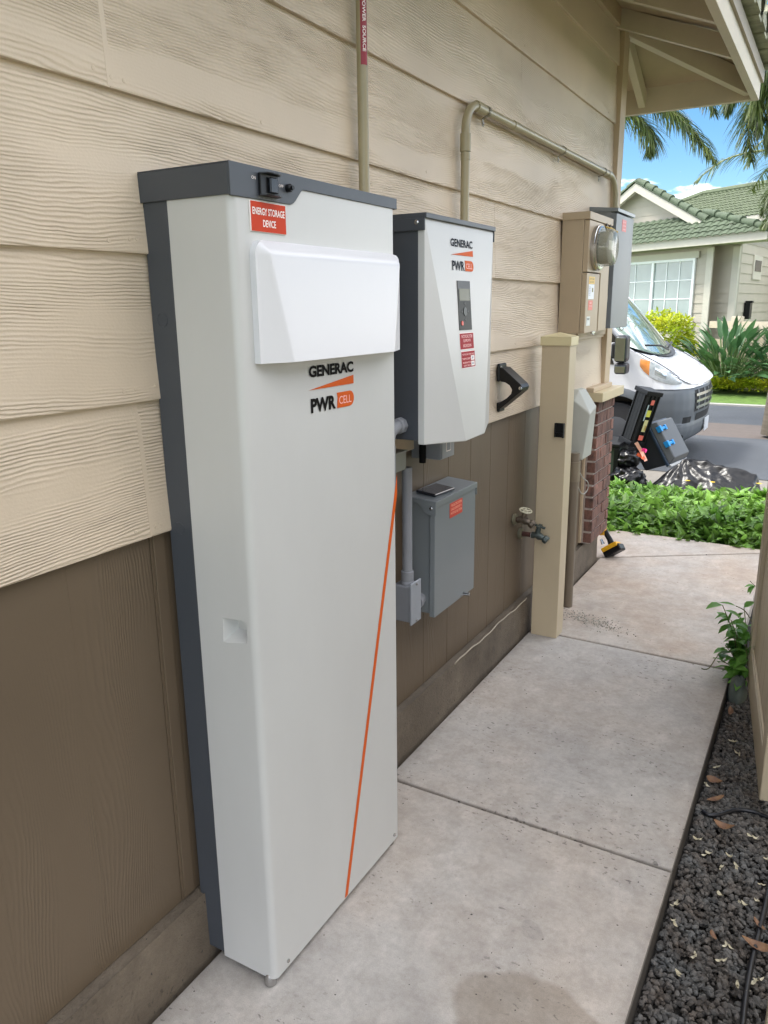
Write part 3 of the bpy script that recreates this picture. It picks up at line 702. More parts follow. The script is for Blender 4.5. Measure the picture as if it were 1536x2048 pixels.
tabl = MB().box(-.038, .038, -.062, .062, 0, .010, T).build('tablet', mat('dark_glass', '23252d', .12, coat=.5), None, bevel=.004, seg=3)
tag(tabl, 'dark flat rectangular device lying on top of the gray disconnect box', 'device')

# ================================================================== CONDUITS ON THE WALL
c1 = empty('conduit', (.034, 1.88, 1.7), 'straight tan painted vertical conduit with a red strip label, rising behind the battery cabinet', 'conduit')
MB().tube([(.029, 1.880, 1.60), (.029, 1.880, 2.92)], .0140, 24).build('pipe', m_cond, c1, smooth=50)
ar = MB(); aa = [R(-72+13*k) for k in range(7)]; rr = .0143
zb = onx(728, 128, .042).z
ar.add([(.029+rr*math.cos(a), 1.880+rr*math.sin(a), z) for z in (zb, 2.62) for a in aa], [(i, i+1, 7+i+1, 7+i) for i in range(6)])
ar.build('strip_label', mat('label_maroon', '94202c', .35), c1, smooth=True)
zs1 = onx(728, 101, .044).z; Lh = (onx(728, 3, .044).z-zs1)
ta_ = R(-34); tn_ = Vector((math.cos(ta_), math.sin(ta_), 0)); tt_ = Vector((-math.sin(ta_), math.cos(ta_), 0))
text('WARNING:  PHOTOVOLTAIC  POWER  SOURCE', c1, Vector((.029, 1.880, zs1+Lh*3.05))+tn_*.0156-tt_*.0045, (0, 0, -1), tt_, Lh*3.05, .0090, m_whitep, .02)
c2 = empty('conduit', (.05, 3.4, 2.1), 'tan painted conduit looping up from the inverter and running along the wall to the meter', 'conduit')
def zr_(y): return 2.141+.006*(y-2.6)/1.8
Ye = 2.522
path = [(.029, Ye, 1.60), (.029, Ye, 2.05)]+[(.029, Ye+.085*(1-math.cos(a)), 2.056+.085*math.sin(a)) for a in [PI/2*k/10 for k in range(11)]]
for k in range(1, 11): y_ = 2.62+(4.28-2.62)*k/10; path.append((.029+.012*k/10, y_, zr_(y_)))
path += [(.041+.012*(1-math.cos(a)), 4.30+.085*math.sin(a), zr_(4.3)-.085+.085*math.cos(a)) for a in [PI/2*k/8 for k in range(1, 9)]]+[(.055, 4.386, 1.955)]
MB().tube(path, .0142, 22).build('pipe', m_cond, c2, smooth=50)
def coup(a, b, r=.0178): MB().tube([a, b], r, 20).build('coupling', m_cond, c2, smooth=40, bevel=.001)
coup((.029, Ye, 1.99), (.029, Ye, 2.045)); coup((.029, 2.60, zr_(2.6)), (.029, 2.665, zr_(2.66))); coup((.031, 2.93, zr_(2.9)), (.031, 2.99, zr_(2.97)), .0168)
coup((.0405, 4.24, zr_(4.2)), (.0405, 4.30, zr_(4.3)), .0165); coup((.055, 4.386, 1.962), (.055, 4.386, 2.0), .0165)
def strap(c, y):
    s = MB(); c = Vector(c)
    ring = [(c.x+.0160*math.cos(a), c.z+.0160*math.sin(a)) for a in [R(-100+20*k) for k in range(11)]]
    for k in range(10):
        (xa, za), (xb, zb_) = ring[k], ring[k+1]
        s.add([(xa, y-.008, za), (xb, y-.008, zb_), (xb, y+.008, zb_), (xa, y+.008, za)], [(0, 1, 2, 3)])
    s.add([(ring[0][0], y-.008, ring[0][1]), (ring[0][0], y+.008, ring[0][1]), (.016, y+.008, c.z-.022), (.016, y-.008, c.z-.022), (.016, y+.008, c.z-.045), (.016, y-.008, c.z-.045)], [(0, 1, 2, 3), (3, 2, 4, 5)])
    s.add([(ring[-1][0], y-.008, ring[-1][1]), (ring[-1][0], y+.008, ring[-1][1]), (.015, y+.008, c.z+.017), (.015, y-.008, c.z+.017)], [(0, 1, 2, 3)])
    ob = s.build('strap', mat('strap_metal', '7d7560', .45, .2), c2); md = ob.modifiers.new('s', 'SOLIDIFY'); md.thickness = .002
    screw(c2, (.017, y, c.z-.036), (1, 0, 0), .0035)
strap((.029, 0, zr_(2.7)), 2.69); strap((.0345, 0, zr_(3.5)), 3.52); strap((.0395, 0, zr_(4.1)), 4.17)
MB().tube([(.029, Ye, 1.965), (.029, Ye, 1.985)], .0158, 20).build('strap', m_cond, c2, smooth=40)

# ================================================================== METER AND PANEL
mt = empty('meter_box', (.07, 3.85, 1.38), 'tan meter box with a round glass electricity meter and stickers on its front', 'electricity meter')
MB().box(.006, .106, 3.652, 4.046, 1.376, 1.885).build('body', m_tanbox, mt, bevel=.002)
MB().box(.107, .130, 3.655, 3.870, 1.378, 1.645).build('front_cover', m_tanbox, mt, bevel=.002)
MB().box(.107, .1305, 3.655, 3.886, 1.649, 1.872).build('front_cover', m_tanbox, mt, bevel=.002)
MB().box(.107, .128, 3.895, 4.044, 1.380, 1.872).build('front_cover', m_tanbox, mt, bevel=.002)
MB().box(.002, .134, 3.646, 4.052, 1.874, 1.907).build('lid', m_tanbox, mt, bevel=.002)
for y in (3.93, 4.00): MB().box(.129, .136, y-.006, y+.006, 1.835, 1.879).build('hook', mat('dark_metal', '4a4238', .5, .5), mt, bevel=.002)
mc = onx(1195, 507, .15); my, mz = 3.775, 1.757
MB().tube([(.1305, my, mz), (.148, my, mz), (.150, my, mz), (.158, my, mz), (.160, my, mz)], [.099, .099, .096, .096, .085], 40).build('meter_ring', m_steel, mt, smooth=40)
m_glass = mat('meter_glass', 'a8a794', .10, alpha=.5, var=.02, spec=.5, coat=.2)
MB().tube([(.159, my, mz), (.205, my, mz), (.216, my, mz), (.220, my, mz)], [.084, .080, .074, .062], 40).build('meter_glass', m_glass, mt, smooth=50)
MB().tube([(.155, my, mz), (.197, my, mz), (.199, my, mz)], [.072, .070, .066], 32).build('meter_core', mat('meter_core', '8c8878', .45), mt, smooth=40)
MB().box(.1992, .2002, my-.040, my+.040, mz-.01, mz+.03).build('meter_dial', mat('meter_face', 'cdd0b8', .3), mt)
MB().tube([(.215, my+.045, mz+.068), (.19, my+.035, mz+.085), (.165, my+.02, mz+.092)], [.004]*3, 6).build('meter_tab', mat('yellow_tab', 'c5a545', .4), mt)
MB().box(.1305, .1312, 3.690, 3.785, 1.598, 1.630).build('caution_sticker', mat('sticker_yellow', 'dfb52e', .4), mt)
text('CAUTION  SOLAR', mt, (.1316, 3.697, 1.616), Yv, Zv, .08, .008, mat('print_brown', '7b6410', .5), .01)
text('ELECTRIC', mt, (.1316, 3.703, 1.603), Yv, Zv, .066, .008, mat('print_brown2', '7b6410', .5), .01)
MB().box(.1305, .1312, 3.688, 3.782, 1.530, 1.596).build('info_sticker', mat('sticker_white', 'd9dde0', .4), mt)
for k in range(6): text('METER DATA', mt, (.1316, 3.697, 1.582-.0075*k), Yv, Zv, .028, .004, mat('print_blue%d' % k, '6f7b96', .5), .01)
MB().box(.1312, .1318, 3.745, 3.765, 1.562, 1.580).build('emblem', mat('emblem_olive', '75703a', .5), mt)
MB().box(.1305, .1312, 3.698, 3.768, 1.480, 1.524).build('warning_sticker', mat('sticker_coral', 'd4604c', .4), mt)
text('MAIN', mt, (.1316, 3.718, 1.508), Yv, Zv, .03, .009, m_pink, .02); text('SERVICE', mt, (.1316, 3.706, 1.494), Yv, Zv, .054, .008, m_pink, .01)
MB().box(.1305, .1312, 3.678, 3.738, 1.410, 1.452).build('paper_sticker', mat('sticker_paper', 'd6dad4', .5, var=.15, vscale=30), mt)
text('HECO', mt, (.1316, 3.690, 1.436), Yv, Zv, .035, .009, m_inkn, .02)
MB().box(.131, .142, 3.755, 3.80, 1.372, 1.383).tube([(.136, 3.775, 1.38), (.14, 3.775, 1.365)], .004, 6).build('latch', m_steel, mt, bevel=.001)
tb = empty('breaker_panel', (.07, 4.26, 1.39), 'tall gray breaker panel at the wall corner behind the meter box', 'electrical box')
MB().box(.002, .112, 4.090, 4.440, 1.392, 1.948).build('body', m_grayb, tb, bevel=.002)
MB().box(.1125, .140, 4.086, 4.444, 1.388, 1.938).build('front_cover', m_graybs, tb, bevel=.002)
MB().prism([(.0, 1.975), (.146, 1.961), (.146, 1.945), (.0, 1.950)], lambda p, t: (p[0], t, p[1]), 4.082, 4.448).build('lid', m_grayb, tb, bevel=.001)
MB().box(.1405, .1412, 4.20, 4.285, 1.862, 1.918).build('warning_label', mat('label_coral', 'cf4a45', .4), tb)
for k in range(3): text(('PHOTOVOLTAIC', 'AC DISCONNECT', 'WARNING')[k], tb, (.1416, 4.212, 1.903-.017*k), Yv, Zv, .062, .007, m_pink, .01)
for z in (1.80, 1.52): MB().box(.10, .120, 4.080, 4.088, z, z+.035).build('hinge', m_steel, tb, bevel=.001)
MB().tube([(.130+.010*math.cos(a), 4.37, 1.380+.010*math.sin(a)) for a in [2*PI*k/14 for k in range(15)]], .002, 6, False).build('seal_ring', m_steel, tb)
MB().box(.10, .125, 4.4445, 4.455, 1.64, 1.675).build('seal_tag', mat('tag_red', 'a01f3c', .4), tb, bevel=.002)

# ================================================================== POST, BRACKET, SPIGOTS, TELECOM BOX
gp = empty('gate_post', (.1, 3.36, 0), 'square tan gate post with pyramid cap and black latch catch beside the taps', 'post')
px0, px1, py0, py1 = .048, .172, 3.308, 3.402
bm_ = MB().box(px0, px1, py0, py1, -.0, 1.345); bm_.build('post', m_post, gp, bevel=.003, seg=3)
cx_, cy_ = (px0+px1)/2, (py0+py1)/2
c = MB().box(px0-.006, px1+.006, py0-.006, py1+.006, 1.337, 1.374)
c.add([(px0-.006, py0-.006, 1.3745), (px1+.006, py0-.006, 1.3745), (px1+.006, py1+.006, 1.3745), (px0-.006, py1+.006, 1.3745), (cx_, cy_, 1.392)], [(0, 1, 4), (1, 2, 4), (2, 3, 4), (3, 0, 4), (3, 2, 1, 0)])
c.build('cap', m_post2, gp, bevel=.0015)
lc = MB().box(.122, .166, py0-.004, py0, .945, 1.008)
lc.box(.122, .128, py0-.012, py0-.004, .945, 1.008).box(.160, .166, py0-.02, py0-.004, .945, 1.008).box(.128, .160, py0-.016, py0-.004, .96, .966)
lc.build('latch_catch', m_black, gp, bevel=.002)
br = empty('wall_bracket', (.02, 2.93, 1.2), 'black metal bracket bolted to the siding between the inverter and the gate post', 'bracket')
# plate arm going out from the wall and a curved strut under it
ha, hb_ = Vector((.014, 2.905, 1.262)), ony(1045, 776, 2.975)
hm = MB(); yv = Vector((0, .022, 0))
tip = Vector((.104, 2.95, 1.200))
prof = [(.014, 1.270), (.030, 1.268), (.104, 1.208), (.112, 1.196), (.108, 1.182), (.016, 1.105), (.014, 1.120), (.020, 1.134), (.048, 1.152), (.066, 1.170), (.069, 1.186), (.058, 1.203), (.040, 1.213), (.022, 1.216), (.014, 1.226)]
hm.prism(prof, lambda p, t: (p[0], t, p[1]), 2.905, 2.985); hm.build('arm', m_black, br, bevel=.002)
MB().box(.004, .018, 2.902, 2.978, 1.215, 1.285).build('wall_plate', m_black, br, bevel=.006)
MB().box(.004, .017, 2.91, 2.97, 1.095, 1.132).build('wall_plate', m_black, br, bevel=.004)
screw(br, (.104, 2.905, 1.193), (0, -1, 0), .007); screw(br, (.018, 2.91, 1.272), (1, 0, 0), .004)

def spigot(loc, m, wheel, label, nipple):
    x, y, z = loc; e = empty('garden_tap', loc, label, 'tap')
    MB().tube([(x-.008, y, z), (x+.003, y, z), (x+.006, y, z)], [.026, .026, .018], 20).build('flange', mat('flange_'+m.name, '77735f', .5, .4, var=.2, vscale=50), e, smooth=35)
    MB().tube([(x, y, z), (x+nipple, y, z)], .011, 14).build('pipe', mat('rusty_'+m.name, '4b2f28', .7, .3, var=.3, vscale=80), e, smooth=40)
    b = x+nipple
    MB().tube([(b, y, z), (b+.003, y, z), (b+.02, y, z+.002), (b+.034, y, z), (b+.050, y, z-.005), (b+.058, y, z-.009)], [.015, .016, .013, .019, .013, .012], 14).build('body', m, e, smooth=50)
    MB().tube([(b+.056, y, z-.008), (b+.060, y, z-.010), (b+.072, y, z-.017), (b+.075, y, z-.019)], [.016, .0195, .0195, .016], 8).build('spout', m, e, smooth=30)
    MB().tube([(b+.026, y, z+.008), (b+.031, y, z+.028), (b+.033, y, z+.040)], [.011, .012, .007], 12).build('bonnet', m, e, smooth=40)
    h = Vector((b+.035, y, z+.046)); nn = Vector((.22, -.1, .97)).normalized(); uu = nn.cross(Vector((0, 1, 0))).normalized(); vv = nn.cross(uu)
    if wheel:
        ring = [h+(uu*math.cos(a)+vv*math.sin(a))*.026 for a in [2*PI*k/28 for k in range(29)]]
        wb = MB().tube(ring, .0035, 8, False)
        for k in range(5):
            a = 2*PI*k/5; wb.tube([h, h+(uu*math.cos(a)+vv*math.sin(a))*.025], .003, 6)
        wb.tube([h-nn*.012, h+nn*.004], .007, 10); wb.build('handle', mat('pale_handwheel', 'b9b39a', .5), e, smooth=50)
    else:
        T = Matrix((uu, vv, nn)).transposed().to_4x4(); T.translation = h
        MB().box(-.028, .028, -.007, .007, -.006, .003, T).box(-.009, .009, -.020, .020, -.0065, .004, T).build('handle', m, e, bevel=.003)
    return e
spigot((-.002, 3.185, .585), m_brass, True, 'upper garden tap with a round pale handwheel on the brown wall', .012)
spigot((-.002, 3.268, .498), m_brass2, False, 'lower garden tap with a bar handle and a white tape ring at its neck', .050)
MB().tube([(.046, 3.268, .498), (.050, 3.268, .498)], .0125, 14).build('thread_tape', m_whitep, bpy.data.objects['garden_tap.001'], smooth=40)

te = empty('telecom_box', (.06, 3.9, .72), 'pale gray plastic telecom box with faceted cover, between the post and the bricks', 'telecom box')
tf = MB()
def tp(x, y, z): return Vector((x, y, z))
back = [tp(.03, 3.80, .775), tp(.03, 4.06, .735), tp(.03, 4.06, 1.085), tp(.03, 3.80, 1.075)]
MB().box(.0, .034, 3.795, 4.065, .74, 1.08).build('base', mat('telecom_base', '8d918c', .55), te, bevel=.004)
v = [tp(.034, 3.802, .748), tp(.034, 4.06, .742), tp(.034, 4.06, 1.05), tp(.034, 3.99, 1.098), tp(.034, 3.86, 1.098), tp(.034, 3.802, 1.05),
     tp(.108, 3.815, .752), tp(.104, 3.99, .750), tp(.118, 3.99, 1.005), tp(.134, 3.825, .985), tp(.062, 3.86, 1.096), tp(.062, 3.975, 1.092), tp(.07, 4.055, .76), tp(.08, 4.055, 1.02), tp(.058, 3.806, 1.045)]
tf.add(v, [(0, 6, 9, 14, 5), (6, 7, 8, 9), (9, 8, 11, 10), (14, 9, 10), (5, 14, 10, 4), (4, 10, 11, 3), (8, 13, 2), (11, 8, 2, 3), (7, 12, 13, 8), (12, 1, 2, 13), (0, 1, 12, 7, 6), (0, 5, 4, 3, 2, 1)])
tf.build('cover', m_telco, te, bevel=.006, seg=3)
for z in (.80, .90, 1.03): MB().box(.030, .052, 3.794, 3.803, z-.016, z+.016).build('hinge', mat('hinge_gray', '565a58', .5), te, bevel=.002)
tcn = empty('downpipe', (.1, 3.72, 0), 'tan painted conduit standing in the concrete behind the gate post', 'conduit')
MB().tube([(.094, 3.735, -.01), (.094, 3.735, .73), (.092, 3.74, .80)], .0255, 20).build('pipe', mat('taupe_paint', '6f6353', .5), tcn, smooth=50)
MB().tube([(.094, 3.735, .66), (.094, 3.735, .76)], .0285, 20).build('coupling', mat('taupe_paint2', '7b6f5c', .5), tcn, smooth=50)
lw = [Vector((.115, 3.745, .71)), Vector((.122, 3.80, .665)), Vector((.126, 3.87, .635)), Vector((.122, 3.91, .60)), Vector((.114, 3.90, .572)), Vector((.11, 3.85, .572)), Vector((.112, 3.79, .60)), Vector((.112, 3.745, .64))]
def smooth_path(p, n=6):
    o = []
    for i in range(len(p)-1):
        a, b, c, d = p[max(i-1, 0)], p[i], p[i+1], p[min(i+2, len(p)-1)]
        for k in range(n):
            t = k/n; o.append(.5*((2*b)+(c-a)*t+(2*a-5*b+4*c-d)*t*t+(3*b-a-3*c+d)*t**3))
    return o+[p[-1]]
tag(MB().tube(smooth_path(lw), .0028, 7).build('wire_loop', mat('gray_wire', '9b9a90', .5), None, smooth=60), 'thin gray wire loop hanging below the telecom box', 'wire')

# ================================================================== FENCE SIDE: GATE, FENCE, GRAVEL, LITTER
gt = empty('garden_gate', (1.05, 2.85, .02), 'weathered tan vinyl gate standing open beside the gravel bed', 'gate')
g0 = Vector((.978, 3.335, 0)); g1 = Vector((1.108, 2.385, 0)); gd = (g1-g0).normalized(); gn = Vector((-gd.y, gd.x, 0))
if gn.x < 0: gn = -gn
GT = Matrix((gd, gn, Vector((0, 0, 1)))).transposed().to_4x4(); GT.translation = g0; GL = (g1-g0).length
def gbx(a, b, c, d, e, f): return MB().box(a, b, c, d, e, f, GT)
gbx(0, .105, 0, .045, .02, 1.40).build('hinge_stile', m_gate, gt, bevel=.004)
gbx(GL-.09, GL, 0, .045, .02, 1.40).build('latch_stile', m_gate, gt, bevel=.004)
gbx(.1052, GL-.0902, .001, .044, .02, .150).build('bottom_rail', m_gate, gt, bevel=.003)
gbx(.1052, GL-.0902, .001, .044, 1.27, 1.40).build('top_rail', m_gate, gt, bevel=.003)
pn = MB()
for k in range(5): pn.box(.1054+k*.1515, .1054+(k+1)*.1515-.003, .014, .031, .1502, 1.2698, GT)
pn.build('panel', m_gate, gt, bevel=.003)
pn = gbx(.1054, GL-.0904, .006, .0135, .1502, .160).build('bead', mat('pale_bead', 'cdbfa3', .5), gt, bevel=.002)
def vpost(x, y, h, lab, w=.11):
    e = empty('fence_post', (x, y, -.1), lab, 'post')
    MB().box(x-w/2, x+w/2, y-w/2, y+w/2, -.1, h).build('post', m_gate, e, bevel=.004)
    MB().box(x-w/2-.006, x+w/2+.006, y-w/2-.006, y+w/2+.006, h-.03, h+.012).build('cap', m_post2, e, bevel=.004)
vpost(1.035, 3.44, 1.42, 'weathered tan fence post that carries the open gate')
vpost(1.245, 1.45, 1.60, 'tan post at the near end of the gravel bed')
fe = empty('fence', (2.2, 3.45, -.1), 'tan vinyl privacy fence running away from the gate hinge post', 'fence')
fp = MB()
for k in range(14): fp.box(1.0905+k*.16, 1.0905+(k+1)*.16-.003, 3.43, 3.45, .06, 1.32)
fp.build('panel', m_gate, fe, bevel=.002)
MB().box(1.0905, 3.35, 3.415, 3.465, -.04, .06).build('rail', m_gate, fe); MB().box(1.0905, 3.35, 3.415, 3.465, 1.32, 1.40).build('rail', m_gate, fe)
nh = empty('side_light_blocker', (6, 2, 0), 'unseen beige house form added across the side yard to block light', 'house')  # out of view, added and sized to hold back light from the right
MB().box(3.3, 10, -.6, 4.2, -.2, 2.8).build('wall', mat('light_blocker_wall', 'b7ab95', .7, bump=.002), nh)
MB().add([(2.9, -1.1, 2.75), (10.5, -1.1, 2.75), (10.5, 4.7, 2.75), (2.9, 4.7, 2.75), (5.8, 1.8, 4.0), (7.6, 1.8, 4.0)], [(0, 1, 4), (1, 2, 5, 4), (2, 3, 5), (3, 0, 4, 5), (3, 2, 1, 0)]).build('roof', m_tile, nh)

# crushed stone
rnd = random.Random(3)
ico = [(0, 0, 1), (.894, 0, .447), (.276, .851, .447), (-.724, .526, .447), (-.724, -.526, .447), (.276, -.851, .447), (.724, .526, -.447), (-.276, .851, -.447), (-.894, 0, -.447), (-.276, -.851, -.447), (.724, -.526, -.447), (0, 0, -1)]
icf = [(0, 1, 2), (0, 2, 3), (0, 3, 4), (0, 4, 5), (0, 5, 1), (1, 6, 2), (2, 7, 3), (3, 8, 4), (4, 9, 5), (5, 10, 1), (6, 7, 2), (7, 8, 3), (8, 9, 4), (9, 10, 5), (10, 6, 1), (6, 11, 7), (7, 11, 8), (8, 11, 9), (9, 11, 10), (10, 11, 6)]
gvm = MB()
def stone(x, y, z, r):
    M3 = Matrix.Rotation(rnd.uniform(0, 6.28), 3, 'Z') @ Matrix.Rotation(rnd.uniform(-1.2, 1.2), 3, 'X')
    sc = (rnd.uniform(.7, 1.35), rnd.uniform(.6, 1.1), rnd.uniform(.5, .9))
    gvm.add([Vector((x, y, z))+M3 @ Vector([c*s*r*rnd.uniform(.78, 1.18) for c, s in zip(q, sc)]) for q in ico], icf)
for k in range(14000):
    y = rnd.uniform(1.15, 3.36); x = .94+rnd.random()**1.05*(.42 if y < 2.3 else .26)
    stone(x, y, -.062+rnd.uniform(-.008, .010), rnd.choice((.0045, .0055, .007, .009, .0105)))
for k in range(900): stone(rnd.uniform(1.25, 2.4), rnd.uniform(.6, 3.3), -.066, .013)
gv_o = gvm.build('gravel', mat('dark_gravel', '50473f', .85, island=.5, col2='5c5d5c', vscale=14, bump=.001, bscale=300)); gv_o['kind'] = 'stuff'
# a scatter of grit at the foot of the downpipe
gvm = MB()
for k in range(420):
    a = rnd.gauss(0, 1); b = rnd.gauss(0, 1); stone(.24+.10*a, 3.60+.035*b-.10*a*.3, .002, rnd.uniform(.0015, .0045))
gv2 = gvm.build('grit', mat('gray_grit', 'a39e94', .9, island=.35)); gv2['kind'] = 'stuff'
# drip tube
m_hose = mat('black_hose', '15171d', .35, var=.2, vscale=40)
def hz_(px, py, z=-.048): return onz(px, py, z)
tag(MB().tube(smooth_path([onz(px, py, -.045) for px, py in ((1560, 1645), (1530, 1632), (1500, 1622), (1470, 1620), (1440, 1629), (1418, 1630), (1405, 1622))]), .0062, 10).build('drip_hose', m_hose, None, smooth=60), 'black drip hose that curls across the gravel towards the path edge', 'hose')
tag(MB().tube(smooth_path([onz(px, py, -.045) for px, py in ((1545, 1740), (1530, 1815), (1508, 1905), (1494, 1975), (1484, 2060), (1478, 2130))]), .0068, 10).build('drip_hose', m_hose, None, smooth=60), 'black drip hose lying lengthwise on the gravel at the lower right', 'hose')
# leaves and petals
def leafmesh(L_, W_, curl, twist=0, nseg=6):
    mb = MB()
    def f(u, v):
        t = v; s = (u-.5)*2; wd = W_*math.sin(PI*min(1, t*.96+.02))**.7
        return (s*wd, (t-.5)*L_, curl*L_*((t-.5)**2*1.6)+abs(s)*wd*.5+twist*s*wd*(t-.5))
    return mb.grid(f, 4, nseg)
m_dl = mat('dead_leaf', '6b4a38', .6, var=.3, vscale=25, col2='8a6a4c', island=0)
m_pt = mat('dried_petal', 'a99f80', .7, var=.2, vscale=60, col2='cdc6b0')
def put(o, px, py, z, rz_, rx=0, ry=0): 
    o.location = onz(px, py, z); o.rotation_euler = (rx, ry, rz_); return o
LV = [(1430, 1565, .055, 1.2, .017, 'curled brown leaf against the path edge, above the other brown leaves'), (1432, 1601, .060, 2.2, .013, 'tan dead leaf standing beside the curl of the drip hose'), (1450, 1657, .062, 1.4, .015, 'wide reddish brown leaf below the drip hose curl'),
      (1462, 1425, .050, .1, .010, 'pale pinkish dead leaf at the foot of the green plant'), (1515, 1895, .075, 1.5, .014, 'broad brown leaf lying over the lengthwise hose'), (1425, 1873, .034, .4, .008, 'small tan leaf alone in the lower gravel'), (1518, 1852, .05, .6, .008, 'narrow brown leaf beside the lengthwise hose')]
for i, (px, py, L_, rz_, W_, lab) in enumerate(LV):
    o = leafmesh(L_, W_, rnd.uniform(.3, .9), rnd.uniform(-1, 1)).build('dead_leaf', m_dl, None, smooth=True); put(o, px, py, -.042, rz_, rnd.uniform(-.2, .2), rnd.uniform(-.4, .4)); tag(o, lab, 'leaf', 'dead leaves on the gravel')
PTS = [(1478, 1510), (1434, 1535), (1398, 1682), (1415, 1710), (1457, 1715), (1440, 1738), (1472, 1733), (1505, 1677), (1522, 1770), (1446, 1795), (1516, 1805), (1484, 1810), (1350, 1812), (1347, 1845), (1456, 1893), (1391, 1913), (1443, 1923), (1352, 1945), (1515, 1962), (1475, 1977), (1490, 1985), (1464, 1485), (1536, 1720), (1410, 1570)]
for i, (px, py) in enumerate(PTS):
    mb = MB(); 
    for q in range(rnd.choice((2, 3, 3))):
        a = rnd.uniform(0, 6.28); s_ = rnd.uniform(.008, .014); lm = leafmesh(s_*1.6, s_*.33, rnd.uniform(.5, 1.2), 1.5, 4)
        Mx = Matrix.Rotation(a, 4, 'Z') @ Matrix.Rotation(rnd.uniform(-.5, .5), 4, 'X') @ Matrix.Translation((0, s_*.6, .002*q))
        mb.add([Mx @ Vector(v_) for v_ in lm.v], lm.f)
    o = mb.build('fallen_petal', m_pt, None, smooth=True); put(o, px, py, -.047, rnd.uniform(0, 6)); tag(o, 'crumpled cream petal lying on the dark gravel', 'petal', 'cream petals on the gravel')
# rock
rk = MB(); rk.grid(lambda u, v: tuple(Vector((.035*math.cos(2*PI*u)*math.sin(PI*v), .05*math.sin(2*PI*u)*math.sin(PI*v), .07*math.cos(PI*v)))*(1+.18*mnoise.noise(Vector((math.cos(2*PI*u)*2, math.sin(2*PI*u)*2, v*4))))), 20, 12)
ro = rk.build('rock', mat('green_gray_rock', '5d655e', .85, var=.2, vscale=20, bump=.002), None, smooth=True); ro.location = (.963, 3.19, -.02)
tag(ro, 'rounded gray green rock at the foot of the open gate behind the plant', 'rock')

# ================================================================== PLANTS
def leaf_mat(name, c, c2=None, tr=.25, rough=.45, isl=.35): return mat(name, c, rough, var=.2, vscale=3, col2=c2, island=isl, transl=tr, spec=.4)
def add_leaf(mb, p, d, n, L_, W_, bend=.3, seg=2, fold=.25):
    d = d.normalized(); s = d.cross(n)
    if s.length < 1e-3: s = Vector((1, 0, 0))
    s.normalize(); n = s.cross(d)
    o = len(mb.v); prof = [0, .8, 1, .62, 0] if seg == 4 else ([0, 1, 0] if seg == 2 else [0, .95, .7, 0])
    m = len(prof)-1; q = p.copy(); dd = d.copy()
    mb.v.append(tuple(p)); fs = []
    rows = [[o]]
    for k in range(1, m+1):
        dd = (dd-n*bend/m).normalized(); q = q+dd*(L_/m); w_ = prof[k]*W_/2
        if k < m:
            i = len(mb.v); mb.v += [tuple(q-s*w_+n*w_*fold), tuple(q), tuple(q+s*w_+n*w_*fold)]; rows.append([i, i+1, i+2])
        else:
            i = len(mb.v); mb.v.append(tuple(q)); rows.append([i])
    a = rows[1]; mb.f += [(o, a[1], a[0]), (o, a[2], a[1])]
    for r0, r1 in zip(rows[1:-1], rows[2:-1]): mb.f += [(r0[0], r0[1], r1[1], r1[0]), (r0[1], r0[2], r1[2], r1[1])]
    z = rows[-2]; e = rows[-1][0]; mb.f += [(z[0], z[1], e), (z[1], z[2], e)]
def rdir(r, zmin=-.2, zmax=1):
    a = r.uniform(0, 2*PI); z = r.uniform(zmin, zmax); q = math.sqrt(max(0, 1-z*z)); return Vector((q*math.cos(a), q*math.sin(a), z))
Z3 = Vector((0, 0, 1))
# the small plant beside the open gate
pe = empty('gate_plant', (.95, 3.30, -.06), 'leafy green plant poking out between the path edge and the open gate', 'plant')
lf = MB(); stm = MB(); r = random.Random(5)
m_lf1 = leaf_mat('broad_green_leaf', '4f8230', '74a348', .25, isl=.25)
base = Vector((.955, 3.27, -.06))
tips = [(1445, 1210, 3.32), (1462, 1240, 3.3), (1450, 1290, 3.28), (1480, 1260, 3.35), (1475, 1300, 3.3), (1490, 1275, 3.32), (1465, 1335, 3.22), (1485, 1330, 3.25), (1490, 1245, 3.35), (1442, 1320, 3.25), (1478, 1360, 3.2), (1492, 1300, 3.25), (1470, 1275, 3.3), (1488, 1215, 3.4)]
for (px, py, Y) in tips:
    t = ony(px, py, Y); mid = (base+t)/2+Vector((.02, 0, .03))
    pts = [base, mid, t]; stm.tube(smooth_path(pts, 4), .0018, 5)
    for q in range(7):
        d = rdir(r, -.5, .5); d = (d+Vector((-.5, -.3, .1))).normalized(); pp = t.lerp(mid, q*.14)
        add_leaf(lf, pp, d, Z3+rdir(r)*.4, r.uniform(.05, .085), r.uniform(.028, .044), .7, 4, .35)
add_leaf(lf, ony(1472, 1212, 3.32), Vector((-1, -.1, .25)), Z3, .07, .028, .3, 4, .3); add_leaf(lf, ony(1466, 1222, 3.32), Vector((-.4, -.1, -1)), Vector((-1, -.5, 0)), .065, .022, .3, 4, .3)
stm.tube(smooth_path([ony(1505, 1245, 3.36), ony(1490, 1222, 3.34), ony(1472, 1212, 3.32)], 4), .002, 5)
stm.tube(smooth_path([base+Vector((0, 0, .08)), onz(1445, 1305, .06), onz(1418, 1336, .006), onz(1403, 1337, .004)], 4), .0022, 5)
sp_ = empty('plant_sprig', ony(1512, 1185, 3.9), 'small green sprig over the path beyond the open gate, above the leafy plant', 'plant'); lf2 = MB()
for (px, py) in ((1508, 1175), (1495, 1190), (1500, 1165)): add_leaf(lf2, ony(1510, 1172, 3.9), (ony(px, py, 3.88)-ony(1510, 1172, 3.9))+Vector((-.02, 0, -.01)), Z3, .05, .03, .6, 4, .3)
